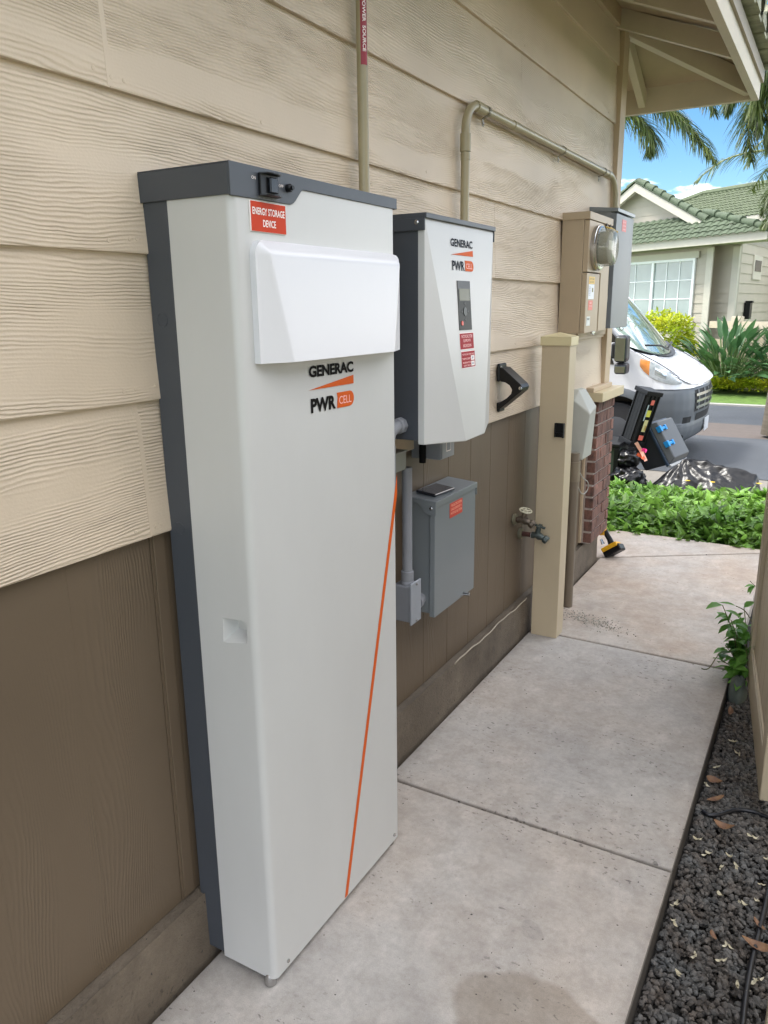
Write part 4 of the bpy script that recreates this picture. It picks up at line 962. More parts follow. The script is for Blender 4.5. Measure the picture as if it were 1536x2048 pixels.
lf2.build('leaf', m_lf1, sp_, smooth=True); MB().tube([ony(1540, 1195, 3.95), ony(1525, 1178, 3.92), ony(1510, 1172, 3.9), ony(1500, 1162, 3.9)], .0015, 5).build('stem', mat('sprig_stem', '6a6a40', .6), sp_)
lf.build('leaf', m_lf1, pe, smooth=True); stm.build('stem', mat('stem', '6a6a40', .6), pe, smooth=True)
pe2 = None
# hedge bed of broad glossy leaves in front of the path
def leaf_bed(name, x0, x1, y0, y1, hf, n, Ls, m, r, slope_front=.3):
    mb = MB()
    for k in range(n):
        x = r.uniform(x0, x1); y = r.uniform(y0, y1)
        h = hf(x, y)*(.35+.65*r.random()**.6)
        z = gz(y)+h
        d = rdir(r, -.1, .7); d = (d+Vector((0, -.35, .1))).normalized()
        L_ = r.uniform(*Ls)
        for q in range(3):
            d2 = (d+rdir(r, -.6, .6)*.8).normalized(); add_leaf(mb, Vector((x, y, z)), d2, Z3+rdir(r)*.5, L_, L_*r.uniform(.36, .5), r.uniform(.3, 1.0), 2 if name == 'low_hedge' else 3, .3)
    o = mb.build(name, m, None, smooth=False); o['kind'] = 'stuff'; return o
def hf1(x, y):
    e = min(1, (y-5.22)/.28); b = min(1, max(0, (6.95-y)/.3)); n_ = mnoise.noise(Vector((x*3, y*3, 0)))
    hh = .135+.06*n_+.10*max(0, (x-.55))*2.0
    return max(.03, hh*max(.18, e)*max(.3, b))
m_lf2 = leaf_mat('glossy_green_leaf', '3c6122', '86ad4c', .28, .42, .55)
leaf_bed('ground_cover', -1.1, 1.9, 5.24, 6.95, hf1, 9500, (.065, .125), m_lf2, random.Random(8))
fl = [(1275, 972), (1375, 962), (1425, 965), (1518, 968)]
for i, (px, py) in enumerate(fl):
    c_ = ony(px, py, 6.75 if i != 3 else 6.4); mb = MB()
    for k in range(7): add_leaf(mb, c_, Vector((math.cos(k*.9), math.sin(k*.9), .35)), Z3, .028, .012, .2, 2)
    tag(mb.build('yellow_flower', mat('yellow_petal', 'd8b424', .5, transl=.2)), 'small yellow flower standing above the green ground cover', 'flower', 'yellow flowers in the ground cover')

# ================================================================== ACROSS THE STREET
a57 = R(57); DU = Vector((math.sin(a57), -math.cos(a57), 0)); DN = Vector((-math.cos(a57), -math.sin(a57), 0))
F0 = CAM+ray(1410, 650)*19.5; F0.z = 0
def pl(px, py, off=0):
    o = F0+DN*off; d = ray(px, py); t = (o-CAM).dot(DN)/d.dot(DN); P = CAM+d*t; return ((P-F0).dot(DU), P.z)
def HW(u, off, z): return F0+DU*u+DN*off+Vector((0, 0, z))
HM = Matrix((DU, DN, Vector((0, 0, 1)))).transposed().to_4x4(); HM.translation = F0
def hbx(u0, u1, o0, o1, z0, z1): return MB().box(u0, u1, o0, o1, z0, z1, HM)
sh = empty('street_house', F0, 'gray sided house across the street with a green tile roof and a white gridded window', 'house')
m_sid2 = mat('gray_siding', 'aaa294', .6, var=.05, vscale=2); m_wtrim = mat('gray_trim', 'bbb5a8', .55, var=.03); m_wf = mat('white_frame', 'e6e8e8', .4, var=.02)
m_pane = mat('curtained_pane', '7f8e8c', .12, var=.1, vscale=2, spec=.6, coat=.3)
ze = pl(1400, 497, 0)[1]; zgap = 1.0
def lap(mb, u0, u1, off, z0, z1, stp=.235, T=HM):
    z = z0
    while z < z1:
        zt_ = min(z+stp, z1); mb.prism([(off+.018, z), (off+.002, zt_), (off-.05, zt_), (off-.05, z)], lambda p, t: T @ Vector((t, p[0], p[1])), u0, u1); z += stp
lm = MB(); lap(lm, -6, 0, 0, -.35, ze+.1); lm.build('siding', m_sid2, sh)
uC = pl(1409, 600, 0)[0]
hbx(uC-.02, uC+.17, .0, .035, -.4, ze).build('corner_board', m_wtrim, sh)
u1r = pl(1476, 600, -.35)[0]
lm = MB(); lap(lm, -.3, u1r-.05, -.35, -.35, ze+.1); lm.build('siding', m_sid2, sh)
ua = pl(1460, 600, -.33)[0]; hbx(ua-.02, ua+.17, -.35, -.30, -.4, ze).build('corner_board', m_wtrim, sh)
# side wing wall turning away
wd = Vector((math.sin(R(7)), math.cos(R(7)), 0)); w0 = HW(ua+.15, -.33, 0); wn = Vector((wd.y, -wd.x, 0)); wn = wn if wn.dot(CAM-w0) > 0 else -wn
WM = Matrix((wd, wn, Z3)).transposed().to_4x4(); WM.translation = w0
lm = MB(); lap(lm, 0, 7, 0, -.35, ze+.1, T=WM); lm.build('siding', m_sid2, sh)
def wl(px, py):
    d = ray(px, py); t = (w0-CAM).dot(wn)/d.dot(wn); P = CAM+d*t; return ((P-w0).dot(wd), P.z)
a_, b_ = wl(1505, 520), wl(1516, 556)
MB().box(a_[0]-.0, b_[0]+.1, .0, .05, b_[1]-.05, a_[1]+.12, WM).build('window_frame', m_wtrim, sh); MB().box(a_[0]+.12, b_[0]-.02, .04, .06, b_[1]+.15, a_[1], WM).build('window_pane', mat('dark_pane', '2d2f30', .1), sh)
# window
wu0, wz1 = pl(1250, 531, .03); wu1, wz0 = pl(1383, 635, .03); um = pl(1303, 600, .03)[0]
fr = hbx(um-.04, um+.04, .02, .07, wz0, wz1).box(wu1-.07, wu1, .02, .07, wz0, wz1, HM).box(um-1.9, wu1, .021, .071, wz0-.07, wz0, HM).box(um-1.9, wu1, .021, .071, wz1, wz1+.06, HM).box(um-1.9, um-1.83, .02, .07, wz0, wz1, HM)
win = fr.build('window', m_wf, sh)
pane = hbx(um-1.83, wu1-.07, .015, .03, wz0, wz1).build('pane', m_pane); gpar(pane, win, sh)
gb = MB()
for (a0, a1) in ((um+.04, wu1-.07), (um-1.83, um-.04)):
    for k in (1, 2): u_ = a0+(a1-a0)*k/3; gb.box(u_-.011, u_+.011, .031, .045, wz0, wz1, HM)
    for k in (1, 2): z_ = wz0+(wz1-wz0)*k/3; gb.box(a0, a1, .0305, .0445, z_-.011, z_+.011, HM)
gb = gb.build('muntins', m_wf); gpar(gb, win, sh)
hbx(um-2.1, pl(1398, 522, .05)[0], .03, .08, wz1+.06, wz1+.22).build('window_head', m_wtrim, sh)
hbx(um-2.1, pl(1386, 645, .05)[0], .03, .075, wz0-.26, wz0-.07).build('window_apron', m_wtrim, sh)
# eave of the lower roof, lower roof, gable
eo = .55; zE = pl(1400, 483, eo)[1]; uR = pl(1533, 478, eo)[0]
hbx(-6, uR, eo-.03, eo, zE-.09, zE+.07).build('fascia', m_wtrim, sh)
MB().add([HW(-6, eo-.03, zE-.06), HW(uR, eo-.03, zE-.06), HW(uR, -.4, zE-.06), HW(-6, -.4, zE-.06)], [(0, 1, 2, 3)]).build('soffit', m_wtrim, sh)
zg = pl(1380, 434, .12)[1]
ls = math.hypot(eo+.05-.12, zg-zE-.07)
ds_ = Vector((0, 0, 0))+DN*(-(eo+.05-.12))+Z3*(zg-zE-.07)
# lower roof rises behind: slope to the gable wall
gA = pl(1282, 367, .12); gR = pl(1400, 434, .12)
def low_inside(u, s): return u+-6.0 < uR+.05-(s/ls)*(uR-gR[0]-.05)
tile_roof('lower_roof', m_tile, sh, HW(-6, eo+.05, zE+.08), DU, ds_, 6+uR+.1, ls+.02, inside=low_inside, tw=.225, tl=ls/5, amp=.036, step=.025)
# gable wall (triangle) and its barge boards
slg = (gA[1]-gR[1])/(gR[0]-gA[0]); uL = gA[0]-(gR[0]-gA[0])
gw_ = MB(); z = zg-.05
while z < gA[1]:
    z2 = min(z+.235, gA[1]); f = lambda zz: (gA[1]-zz)/slg
    gw_.prism([(gA[0]-f(z), z), (gA[0]+f(z), z), (gA[0]+f(z2)+.001, z2), (gA[0]-f(z2)-.001, z2)], lambda p, t: HW(p[0], t+(.012 if t > 0 else 0)*0, p[1]), -.05, .02)
    gw_.box(gA[0]-f(z), gA[0]+f(z), .02, .03, z, z+.012, HM)
    z += .235
gw_.build('gable_siding', m_sid2, sh)
for sg in (-1, 1):
    MB().prism([(gA[0], gA[1]), (gA[0]+sg*(gR[0]-gA[0]+.3), gA[1]-slg*(gR[0]-gA[0]+.3)), (gA[0]+sg*(gR[0]-gA[0]+.3), gA[1]-.21-slg*(gR[0]-gA[0]+.3)), (gA[0], gA[1]-.21)], lambda p, t: HW(p[0], t, p[1]), .25, .32).build('barge_board', m_wtrim, sh)
# gable roof planes with ridge tiles along the rake
wspan = gR[0]-gA[0]+.32
for sg in (-1, 1):
    P = [HW(gA[0], .36, gA[1]+.03), HW(gA[0]+sg*wspan, .36, gA[1]+.03-slg*wspan), HW(gA[0]+sg*wspan, .06, gA[1]+.03-slg*wspan), HW(gA[0], .06, gA[1]+.03)]
    MB().add(P, [(0, 1, 2, 3)]).build('upper_roof', m_tile, sh)
    rt_ = MB(); nrt = 8; Lr = math.hypot(wspan, slg*wspan)
    for k in range(nrt):
        a0 = HW(gA[0]+sg*wspan*k/nrt, .22, gA[1]+.06-slg*wspan*k/nrt); a1 = HW(gA[0]+sg*wspan*(k+1.06)/nrt, .22, gA[1]+.075-slg*wspan*(k+1.06)/nrt)
        rt_.tube([a0, a1], [.075, .105], 10)
    rt_.build('rake_tile', m_tile, sh, smooth=40)
# hip tiles running down to the right
hA = HW(gR[0]+.1, .10, zg+.08); hB = HW(uR+.05, eo, zE+.14); hp = MB()
for k in range(5): hp.tube([hA.lerp(hB, k/5)+Z3*.0, hA.lerp(hB, (k+1.08)/5)+Z3*.025], [.07, .10], 10)
hp.build('hip_tile', m_tile, sh, smooth=40)
MB().add([hA, hB, hB-DN*.8+DU*.1, hA-DN*.5+DU*.02], [(0, 1, 2, 3)]).build('rear_roof', m_tile, sh)
# the house further back
bh = empty('rear_house', HW(1, -8, 0), 'house further back with a pale green tile roof and a thin white fascia', 'house')
q0 = pl(1408, 389, -7); q1 = pl(1600, 371, -7); e0 = pl(1420, 442, -5.2)
m_tile2 = mat('pale_green_tile', '5a634a', .75, var=.15, vscale=6)
r0 = HW(q0[0], -7, q0[1]); r1 = HW(q1[0], -7, q0[1]); rb = HW(e0[0], -5.2, e0[1])
dsb = (r0-HW(q0[0], -5.2, e0[1])); 
uo = q0[0]-3.2
tile_roof('roof', m_tile2, bh, HW(uo, -5.2, e0[1]), DU, dsb, 11, dsb.length, inside=lambda u, s: u > 3.2*s/dsb.length, tw=.17, tl=dsb.length/11, amp=.035, step=.025, nu=8)
MB().add([HW(uo, -5.2, e0[1]-.03), HW(uo+11, -5.2, e0[1]-.03), HW(uo+11, -7, q0[1]-.03), HW(q0[0], -7, q0[1]-.03)], [(0, 1, 2, 3)]).build('roof_deck', m_tile2, bh)
MB().tube([r0+Z3*.03, r0+DU*9+Z3*.03], .11, 8).tube([r0+Z3*.03, HW(uo, -5.2, e0[1])+Z3*.05], .11, 8).build('ridge_tile', m_tile2, bh, smooth=40)
hbx(uo, uo+11, -5.25, -5.2, e0[1]-.16, e0[1]+.02).build('fascia', m_wtrim, bh)
hbx(uo+.5, uo+11, -12, -5.8, -.4, e0[1]-.1).build('wall', m_sid2, bh)
# vinyl fence in front of the side yard
ff = empty('street_fence', HW(1.2, .5, -.35), 'beige vinyl fence beside the gray house across the street', 'fence')
fu0, fz = pl(1421, 643, .9); fu1, fz1 = pl(1467, 633, .9); fu2 = pl(1485, 633, .9)[0]; fzb = pl(1440, 656, .9)[1]
m_vf = mat('beige_vinyl', 'cbbda6', .5, var=.04)
hbx(fu0, fu1, .87, .93, fzb, fz+.01).build('rail', m_vf, ff); hbx(fu0, fu1, .885, .915, -.4, fzb-.25).build('panel', m_vf, ff)
hbx(fu1, fu2, .83, .97, -.4, fz1).build('post', m_vf, ff, bevel=.01); hbx(fu2, fu2+5, .87, .93, fzb, fz+.01).build('rail', m_vf, ff); hbx(fu2, fu2+5, .885, .915, -.4, fzb-.02).build('panel', m_vf, ff)
a_ = wl(1488, 622); MB().box(a_[0]-.12, a_[0]+.12, .02, .16, a_[1]-.2, a_[1]+.2, WM).box(a_[0]-.08, a_[0]+.08, .03, .2, a_[1]+.2, a_[1]+.25, WM).build('wall_lamp', m_black, sh, bevel=.01)
# yellow-green shrub
sr = empty('shrub', onz(1350, 800, -.37), 'rounded yellow green shrub below the white gridded window', 'shrub')
def shrub(e, cpx, cpy, Y, rx, rz_, n, m, Ls, seed):
    r = random.Random(seed); mb = MB(); c_ = ony(cpx, cpy, Y)
    for k in range(n):
        d = rdir(r, -1, 1); rr_ = (.5+.5*r.random()**.4)*(1+.38*mnoise.noise(d*1.9+Vector((seed, 0, 0)))); p = c_+Vector((d.x*rx, d.y*rx, d.z*rz_))*rr_
        for q in range(2): add_leaf(mb, p, (d+rdir(r, -.7, 1)*.9), Z3+rdir(r), r.uniform(*Ls), r.uniform(*Ls)*.42, .5, 2)
    return mb.build('foliage', m, e)
m_ygl = leaf_mat('yellow_green_leaf', '8aa51e', 'b9b832', .35, .4, .35); m_gl = leaf_mat('mid_green_leaf', '4b7d20', '6f9a2a', .3, .4, .35)
shrub(sr, 1330, 690, 19.6, .66, .72, 2800, m_ygl, (.08, .15), 2)
MB().tube([ony(1330, 775, 19.6), ony(1332, 720, 19.6)], .04, 8).build('stem', mat('bark', '5b4a38', .8), sr)
# bird of paradise clumps
def paddle(mb, sm, base, d, Lp, Lb, W_, r):
    d = d.normalized(); side = d.cross(Z3); side = side.normalized() if side.length > 1e-3 else Vector((1, 0, 0))
    pts = [base]; q = base.copy(); dd = d.copy()
    for k in range(4): dd = (dd+Vector((d.x, d.y, 0))*.10).normalized(); q = q+dd*(Lp/4); pts.append(q.copy())
    sm.tube(pts, .011, 5, False)
    nb = Vector((d.x, d.y, 0)); n = dd.cross(side).normalized()
    if n.z < 0: n = -n
    n = (n+rdir(r)*.5).normalized(); add_leaf(mb, q, dd, n, Lb, W_, r.uniform(.25, .8), 4, .3)
m_bop = leaf_mat('blue_green_leaf', '3c5e3c', '557a4c', .15, .38, .3)
def bop(px, py, Y, n, h, seed, lab):
    c_ = ony(px, py, Y); c_.z = -.37; e = empty('bird_of_paradise', c_, lab, 'plant', 'bird of paradise plants across the street'); r = random.Random(seed); mb = MB(); sm = MB()
    for k in range(n):
        a = r.uniform(0, 2*PI); t = r.random()**.7*.95
        d = Vector((math.cos(a)*t*1.1, math.sin(a)*t*1.1, 1.0-.55*t)); b = c_+Vector((math.cos(a)*.18*r.random(), math.sin(a)*.18*r.random(), 0))
        paddle(mb, sm, b, d, h*r.uniform(.45, .75), h*r.uniform(.24, .38), h*r.uniform(.06, .085), r)
    mb.build('leaf', m_bop, e, smooth=True); sm.build('stalk', mat('stalk', '5b7340', .5), e, smooth=True)
bop(1452, 740, 19.0, 230, 1.68, 4, 'large spiky bird of paradise plant in front of the beige fence')
bop(1570, 745, 18.9, 120, 1.5, 9, 'spiky bird of paradise plant cut off by the right edge of the view')
lb = leaf_bed('low_hedge', -3.2, 2.2, 18.05, 18.8, lambda x, y: .36+.05*mnoise.noise(Vector((x*4, y*4, 0))), 7000, (.05, .085), m_ygl, random.Random(12))

# ---- palms
m_frond = leaf_mat('palm_leaflet', '2c4420', '5f6a30', .22, .4, .55)
def frond(mb, rc, pts, nl, Ll, r, droop=.8, spread=.8):
    P = smooth_path([Vector(p) for p in pts], 8); n = len(P); rc.tube(P, [.028*(1-.75*i/n) for i in range(n)], 6, False)
    for k in range(nl):
        t = .04+.96*k/nl; i = min(int(t*(n-1)), n-2); p = P[i].lerp(P[i+1], t*(n-1)-i); d = (P[i+1]-P[i]).normalized()
        s = d.cross(Z3); s = s.normalized() if s.length > .05 else Vector((1, 0, 0)); nn = s.cross(d)
        if nn.z < 0: nn = -nn
        for sg in (-1, 1):
            L_ = Ll*(.55+.6*math.sin(PI*min(1, t*.9+.1)))*r.uniform(.8, 1.1)*(1-.45*max(0, t-.75)/.25)
            v = (s*sg*spread*r.uniform(.5, 1.2)+d*r.uniform(.45, .9)+nn*r.uniform(-.3, .5)).normalized()
            q = p.copy(); o = len(mb.v); w_ = .0105*r.uniform(.7, 1.2); sd_ = v.cross(Z3).normalized(); m_ = 4
            for j in range(m_+1):
                ww_ = w_*(1-(j/m_)**2*.9); mb.v += [tuple(q-sd_*ww_), tuple(q+sd_*ww_)]
                v = (v-Z3*droop*.32*(.6+j*.3)).normalized(); q = q+v*(L_/m_)
            for j in range(m_): mb.f.append((o+2*j, o+2*j+1, o+2*j+3, o+2*j+2))
def palm(base, crown, fr, lab, seed, extra=9, Lf=2.6):
    e = empty('palm_tree', base, lab, 'palm tree', 'palm trees by the street'); r = random.Random(seed); b = Vector(base); c_ = Vector(crown)
    MB().tube([b, b.lerp(c_, .3)+Vector((.05, 0, 0)), b.lerp(c_, .7), c_], [.17, .13, .12, .10], 14).build('trunk', mat('palm_bark', '6f6658', .85, var=.3, vscale=2, stretch=(1, 1, 14), bump=.01), e, smooth=50)
    mb = MB(); rc = MB()
    for pts in fr: frond(mb, rc, [c_]+pts, 190, .50, r)
    for k in range(extra):
        a = 2*PI*k/extra+r.uniform(-.2, .2); h = Vector((math.cos(a), math.sin(a), 0)); u_ = r.uniform(.1, .6)
        frond(mb, rc, [c_, c_+h*Lf*.4+Z3*u_*Lf*.45, c_+h*Lf*.8+Z3*u_*Lf*.3, c_+h*Lf*1.05-Z3*(.5-u_)*Lf*.5], 70, .5, r)
    mb.build('crown', m_frond, e, smooth=True); rc.build('frond_stalk', mat('frond_stalk', '8a8a4c', .5), e, smooth=True)
Yp = 13.2
O = lambda px, py, Y=Yp: ony(px, py, Y)
c1_ = O(1150, 150, 13.4)
palm((c1_.x, c1_.y, -.35), c1_, [[O(1210, 215, 13.0), O(1265, 232, 12.9), O(1298, 262, 12.8), O(1302, 300, 12.8)], [O(1240, 180, 13.0), O(1320, 208, 12.9), O(1385, 262, 12.8), O(1428, 318, 12.7)],
     [O(1240, 120, 13.3), O(1330, 130, 13.2), O(1395, 170, 13.1), O(1428, 222, 13.0)], [O(1260, 100, 13.6), O(1360, 120, 13.6), O(1440, 160, 13.6), O(1480, 190, 13.6)], [O(1200, 190, 13.7), O(1290, 190, 13.8), O(1340, 215, 13.9), O(1370, 240, 14)]],
     'palm whose drooping fronds come out from behind the house corner', 21, 6, 2.0)
c2_ = O(1640, 60, 12.6)
palm((c2_.x, c2_.y, -.35), c2_, [[O(1575, 110, 12.4), O(1528, 165, 12.3), O(1498, 240, 12.2), O(1502, 325, 12.1)], [O(1600, 100, 12.2), O(1555, 160, 12.1), O(1535, 230, 12.0), O(1540, 300, 12.0)], [O(1570, 70, 12.8), O(1510, 110, 12.9), O(1472, 165, 12.9), O(1455, 215, 12.9)], [O(1590, 60, 12.0), O(1540, 100, 11.9), O(1515, 180, 11.9), O(1520, 260, 11.9)]],
     'palm leaning in from the right edge with long drooping fronds', 22, 5, 2.0)
c3_ = O(1640, 330, 19)
palm((c3_.x, c3_.y, -.35), c3_, [[O(1590, 340, 19), O(1552, 372, 18.9), O(1528, 425, 18.8)], [O(1600, 380, 18.7), O(1560, 410, 18.7), O(1530, 450, 18.6)]], 'farther palm showing only frond tips at the right edge in front of the green roof', 23, 6, 2.2)

# ================================================================== VAN
GV = -.25
van = empty('delivery_van', (-2.7, 10, GV), 'white delivery van with a gray plastic bumper, parked in the driveway', 'van')
m_vw = mat('white_van_paint', 'dcdee2', .22, var=.01, coat=.6, spec=.5)
m_vg = mat('gray_bumper_plastic', '565b60', .5, var=.04, bump=.0002, bscale=300)
m_vb = mat('black_trim', '15161a', .4)
m_vgl = mat('windshield_glass', '6d8279', .05, spec=.9, coat=1, var=.25, vscale=2.2, col2='9fb3a4')
def tab(x, T):
    if x >= T[0][0]: return T[0][1]
    for (xa, za), (xb, zb_) in zip(T[:-1], T[1:]):
        if x >= xb: return za+(zb_-za)*(xa-x)/(xa-xb)
    return T[-1][1]
ZT = [(-.07, .60), (-.12, .635), (-.18, .675), (-.25, .73), (-.34, .795), (-.475, .875), (-.6, .935), (-.7, .99), (-.85, 1.07)]
def xf(r): r = abs(r); return -.065-.05*r**2-.24*r**9
def cowl(r): return -.50-.24*abs(r)**2.2
hm = MB()
def hood(u, v):
    r = -1+2*u; x = xf(r)+(cowl(r)-xf(r))*v
    z = tab(x, ZT)+.025*(1-abs(r)**4)*(1-v*.4)-.03*max(0, abs(r)-.93)/.07
    crease = .008*math.exp(-((abs(r)-.62)/.05)**2)
    return (x, 10+r*.99, z+crease)
hm.grid(hood, 60, 26); hm.build('hood', m_vw, van, smooth=True)
def plan(t, off=0):     # outline from the near arch round the nose to the far arch, t in 0..1
    P = [(-.50, 9.0), (-.42, 8.995), (-.345, 9.01), (-.27, 9.045), (-.20, 9.12), (-.15, 9.22), (-.115, 9.36), (-.09, 9.6), (-.068, 9.85), (-.062, 10)]
    P = P+[(x, 20-y) for x, y in P[-2::-1]]
    k = t*(len(P)-1); i = min(int(k), len(P)-2); f = k-i
    p = Vector((P[i][0]+(P[i+1][0]-P[i][0])*f, P[i][1]+(P[i+1][1]-P[i][1])*f))
    d = Vector((P[i+1][0]-P[i][0], P[i+1][1]-P[i][1])).normalized(); j0 = max(i-1, 0); j1 = min(i+2, len(P)-1)
    d = Vector((P[j1][0]-P[j0][0], P[j1][1]-P[j0][1])).normalized(); n = Vector((d.y, -d.x))
    return p+n*off
def nose(u, v):
    p = plan(u, 0); z0 = .60; z1 = tab(p.x, ZT)+.02
    return (p.x-.012*v, p.y+(.02*v if p.y < 9.1 else 0)-(.02*v if p.y > 10.9 else 0), z0+(z1-z0)*v)
MB().grid(nose, 60, 6).build('front_panel', m_vw, van, smooth=True)
BO = [(-.03, -.10), (0, -.05), (.04, -.01), (.12, .012), (.20, .016), (.215, .004), (.235, .006), (.36, .022), (.48, .020), (.56, .008), (.60, -.012), (.625, -.045)]
def bof(z):
    for (a, oa), (b, ob) in zip(BO[:-1], BO[1:]):
        if z <= b: return oa+(ob-oa)*(z-a)/(b-a)
    return BO[-1][1]
def xarch(z): return -.88+math.sqrt(max(0, .45**2-(z-.09)**2))
def bp(t, z, off=0):
    p = plan(t, bof(z)+off)
    if t < .1: p.x = p.x if p.x > xarch(z) else xarch(z)
    if t > .9: p.x = p.x if p.x > xarch(z) else xarch(z)
    return (p.x, p.y, z)
zs_ = [b[0] for b in BO]
bmb = MB()
def bg_(u, v):
    k = v*22; z = -.03+.655*v; return bp(u, z)
bmb.grid(bg_, 90, 30); bmb.build('bumper', m_vg, van, smooth=50)
def patch(t0, t1, z0, z1, off, m, name, rnd_=False):
    def f(u, v):
        if rnd_:
            a = (v-.5)*2; ins = .5*(1-math.sqrt(max(0, 1-a*a)))*.5; u = ins+(1-2*ins)*u
        return bp(t0+(t1-t0)*u, z0+(z1-z0)*v, off)
    return MB().grid(f, 16, 8).build(name, m, van, smooth=True)
m_vhole = mat('bumper_opening', '0c0d10', .7)
patch(.225, .315, .215, .285, .004, m_vhole, 'fog_slot')
patch(.15, .265, .02, .09, .004, m_vhole, 'lower_vent', True)
patch(.02, .235, .205, .300, .006, m_vg, 'bumper_fold')
patch(.335, .665, .33, .57, .004, m_vhole, 'grille_opening')
for z in (.36, .43, .50):
    patch(.34, .66, z, z+.03, .016, mat('grille_chrome', 'a9adb2', .2, .8), 'grille_bar')
for t in (.36, .42, .48, .54, .60): patch(t, t+.012, .33, .57, .013, m_vg, 'grille_post')
patch(.36, .64, .215, .30, .004, m_vhole, 'lower_grille')
MB().box(-.045, -.035, 9.86, 10.16, .05, .2).build('plate', mat('plate_white', 'c9ccd0', .4), van)
# headlight, split into amber and clear lens
HLT = [(-.215, .662, .684), (-.26, .655, .725), (-.31, .66, .775), (-.36, .672, .812), (-.42, .690, .848), (-.48, .712, .878), (-.54, .745, .902), (-.60, .79, .918), (-.645, .845, .925)]
def hlp(x, z, off):
    # find the outline point with this x on the near side
    if x <= -.50: return (x, 9.0-off, z)
    lo, hi = 0., .28
    for _ in range(24):
        m_ = (lo+hi)/2
        if plan(m_).x < x: lo = m_
        else: hi = m_
    p = plan(lo, off); return (p.x, p.y, z)
def hl(i0, i1, name, m, off, sh_=0):
    mb = MB(); rows = []
    for x, z0, z1 in HLT[i0:i1]:
        h_ = z1-z0; z0 += h_*sh_; z1 -= h_*sh_
        rows.append([hlp(x, z0+(z1-z0)*k/6, off+.012*math.sin(PI*k/6)) for k in range(7)])
    n = len(rows); vs = [p for r_ in rows for p in r_]
    mb.add(vs, [(i*7+k, i*7+k+1, (i+1)*7+k+1, (i+1)*7+k) for i in range(n-1) for k in range(6)])
    return mb.build(name, m, van, smooth=True)
m_clear = mat('headlight_lens', '8f9aa0', .08, spec=.9, coat=1, var=.5, vscale=9, col2='dfe6ea')
h1 = hl(0, 7, 'headlight', m_clear, .006); h2 = hl(6, 9, 'indicator', mat('amber_lens', 'd8813a', .12, coat=1, var=.3, vscale=14, col2='e6a05c'), .006)
hl(3, 6, 'headlight_lamp', mat('lamp_reflector', 'c8d2d8', .1, .7), .012, .22)
# body side with wheel arches
def side(yv, s_):
    zb0 = GV+.30; pts = [(-.50, 1.0), (-.50, .60)]
    pts = [(-.50, .885), (-.50, .62)]
    for xc in (-.88, -4.6):
        if xc == -4.6: pts.append((xc+.43, zb0))
        for k in range(13):
            a = R(78)-R(156)*k/12 if xc == -.88 else PI*k/12
            a = PI*k/12
            if xc == -.88 and k < 2: continue
            pts.append((xc+.43*math.cos(a), max(zb0-.0, .09+.43*math.sin(a))))
    pts += [(-5.9, zb0), (-5.9, 1.10), (-.86, 1.10), (-.80, 1.055), (-.70, .99), (-.60, .93)]
    return MB().prism(pts, lambda p, t: (p[0], t, p[1]), yv, yv+s_*.03)
side(9.0, 1).build('body_side', m_vw, van); side(11.0, -1).build('body_side', m_vw, van)
for yv, s_ in ((9.0, -1), (11.0, 1)):
    ring = MB(); n = 20
    ai = [R(-15)+R(150)*k/n for k in range(n+1)]
    vs = [(-.88+rr_*math.cos(a), yv+dy_, .09+rr_*math.sin(a)) for rr_, dy_ in ((.42, 0), (.425, s_*.018), (.50, s_*.016), (.515, 0)) for a in ai]
    ring.add(vs, [(q*(n+1)+k, q*(n+1)+k+1, (q+1)*(n+1)+k+1, (q+1)*(n+1)+k) for q in range(3) for k in range(n)])
    ring.build('arch_flare', m_vg, van, smooth=50)
MB().box(-5.9, -1.35, 9.001, 10.999, 1.10, 2.0).build('cargo_box', m_vw, van, bevel=.06, seg=4)
MB().box(-5.85, -.5, 9.04, 10.96, GV+.28, GV+.36).build('underbody', m_vb, van)
MB().box(-1.36, -.30, 9.26, 10.74, GV+.15, .58).build('wheel_well', m_vb, van)
MB().prism([(-2.0, .86), (-.93, .86), (-1.0, 1.02), (-1.42, 1.5), (-2.0, 1.5)], lambda p, t: (p[0], t, p[1]), 8.992, 8.998).build('door_window', mat('door_glass', '1a2024', .05, coat=1), van, bevel=.002)
MB().prism([(-.88, 1.10), (-1.36, 1.10), (-1.36, 1.62)], lambda p, t: (p[0], t, p[1]), 9.0, 9.02).build('quarter_glass', mat('door_glass2', '14181b', .05, coat=1), van)
def ws(u, v):
    r = -1+2*u; x0 = cowl(r)-.05; z0 = tab(x0, ZT)+.02; return (x0-.82*v, 10+r*(.96-.04*v), z0+.84*v+.05*math.sin(PI*v))
MB().grid(ws, 30, 12).build('windshield', m_vgl, van, smooth=True)
MB().grid(lambda u, v: (cowl(-1+2*u)-.09*v+.01, 10+(-1+2*u)*.97, tab(cowl(-1+2*u), ZT)+.024+.012*math.sin(PI*v)), 30, 4).build('cowl', m_vb, van, smooth=True)
for (ya_, yb_) in ((9.3, 9.95), (10.1, 10.7)):
    a_ = Vector(ws((ya_-9)/2, .04))+Vector((.02, 0, .03)); b_ = Vector(ws((yb_-9)/2, .02))+Vector((.04, 0, .03)); MB().tube([a_, a_.lerp(b_, .5)+Vector((.03, 0, .025)), b_], .012, 6).build('wiper', m_vb, van, smooth=True)
for s_ in (9.03, 10.97): MB().tube([(-.80, s_, 1.04), (-1.36, s_+(.03 if s_ < 10 else -.03), 1.66), (-1.45, s_+(.03 if s_ < 10 else -.03), 1.80)], [.035, .04, .05], 8).build('pillar', m_vw, van, smooth=True)
MB().box(-1.62, -1.34, 9.04, 10.96, 1.74, 2.02).build('roof_front', m_vw, van, bevel=.08, seg=4)
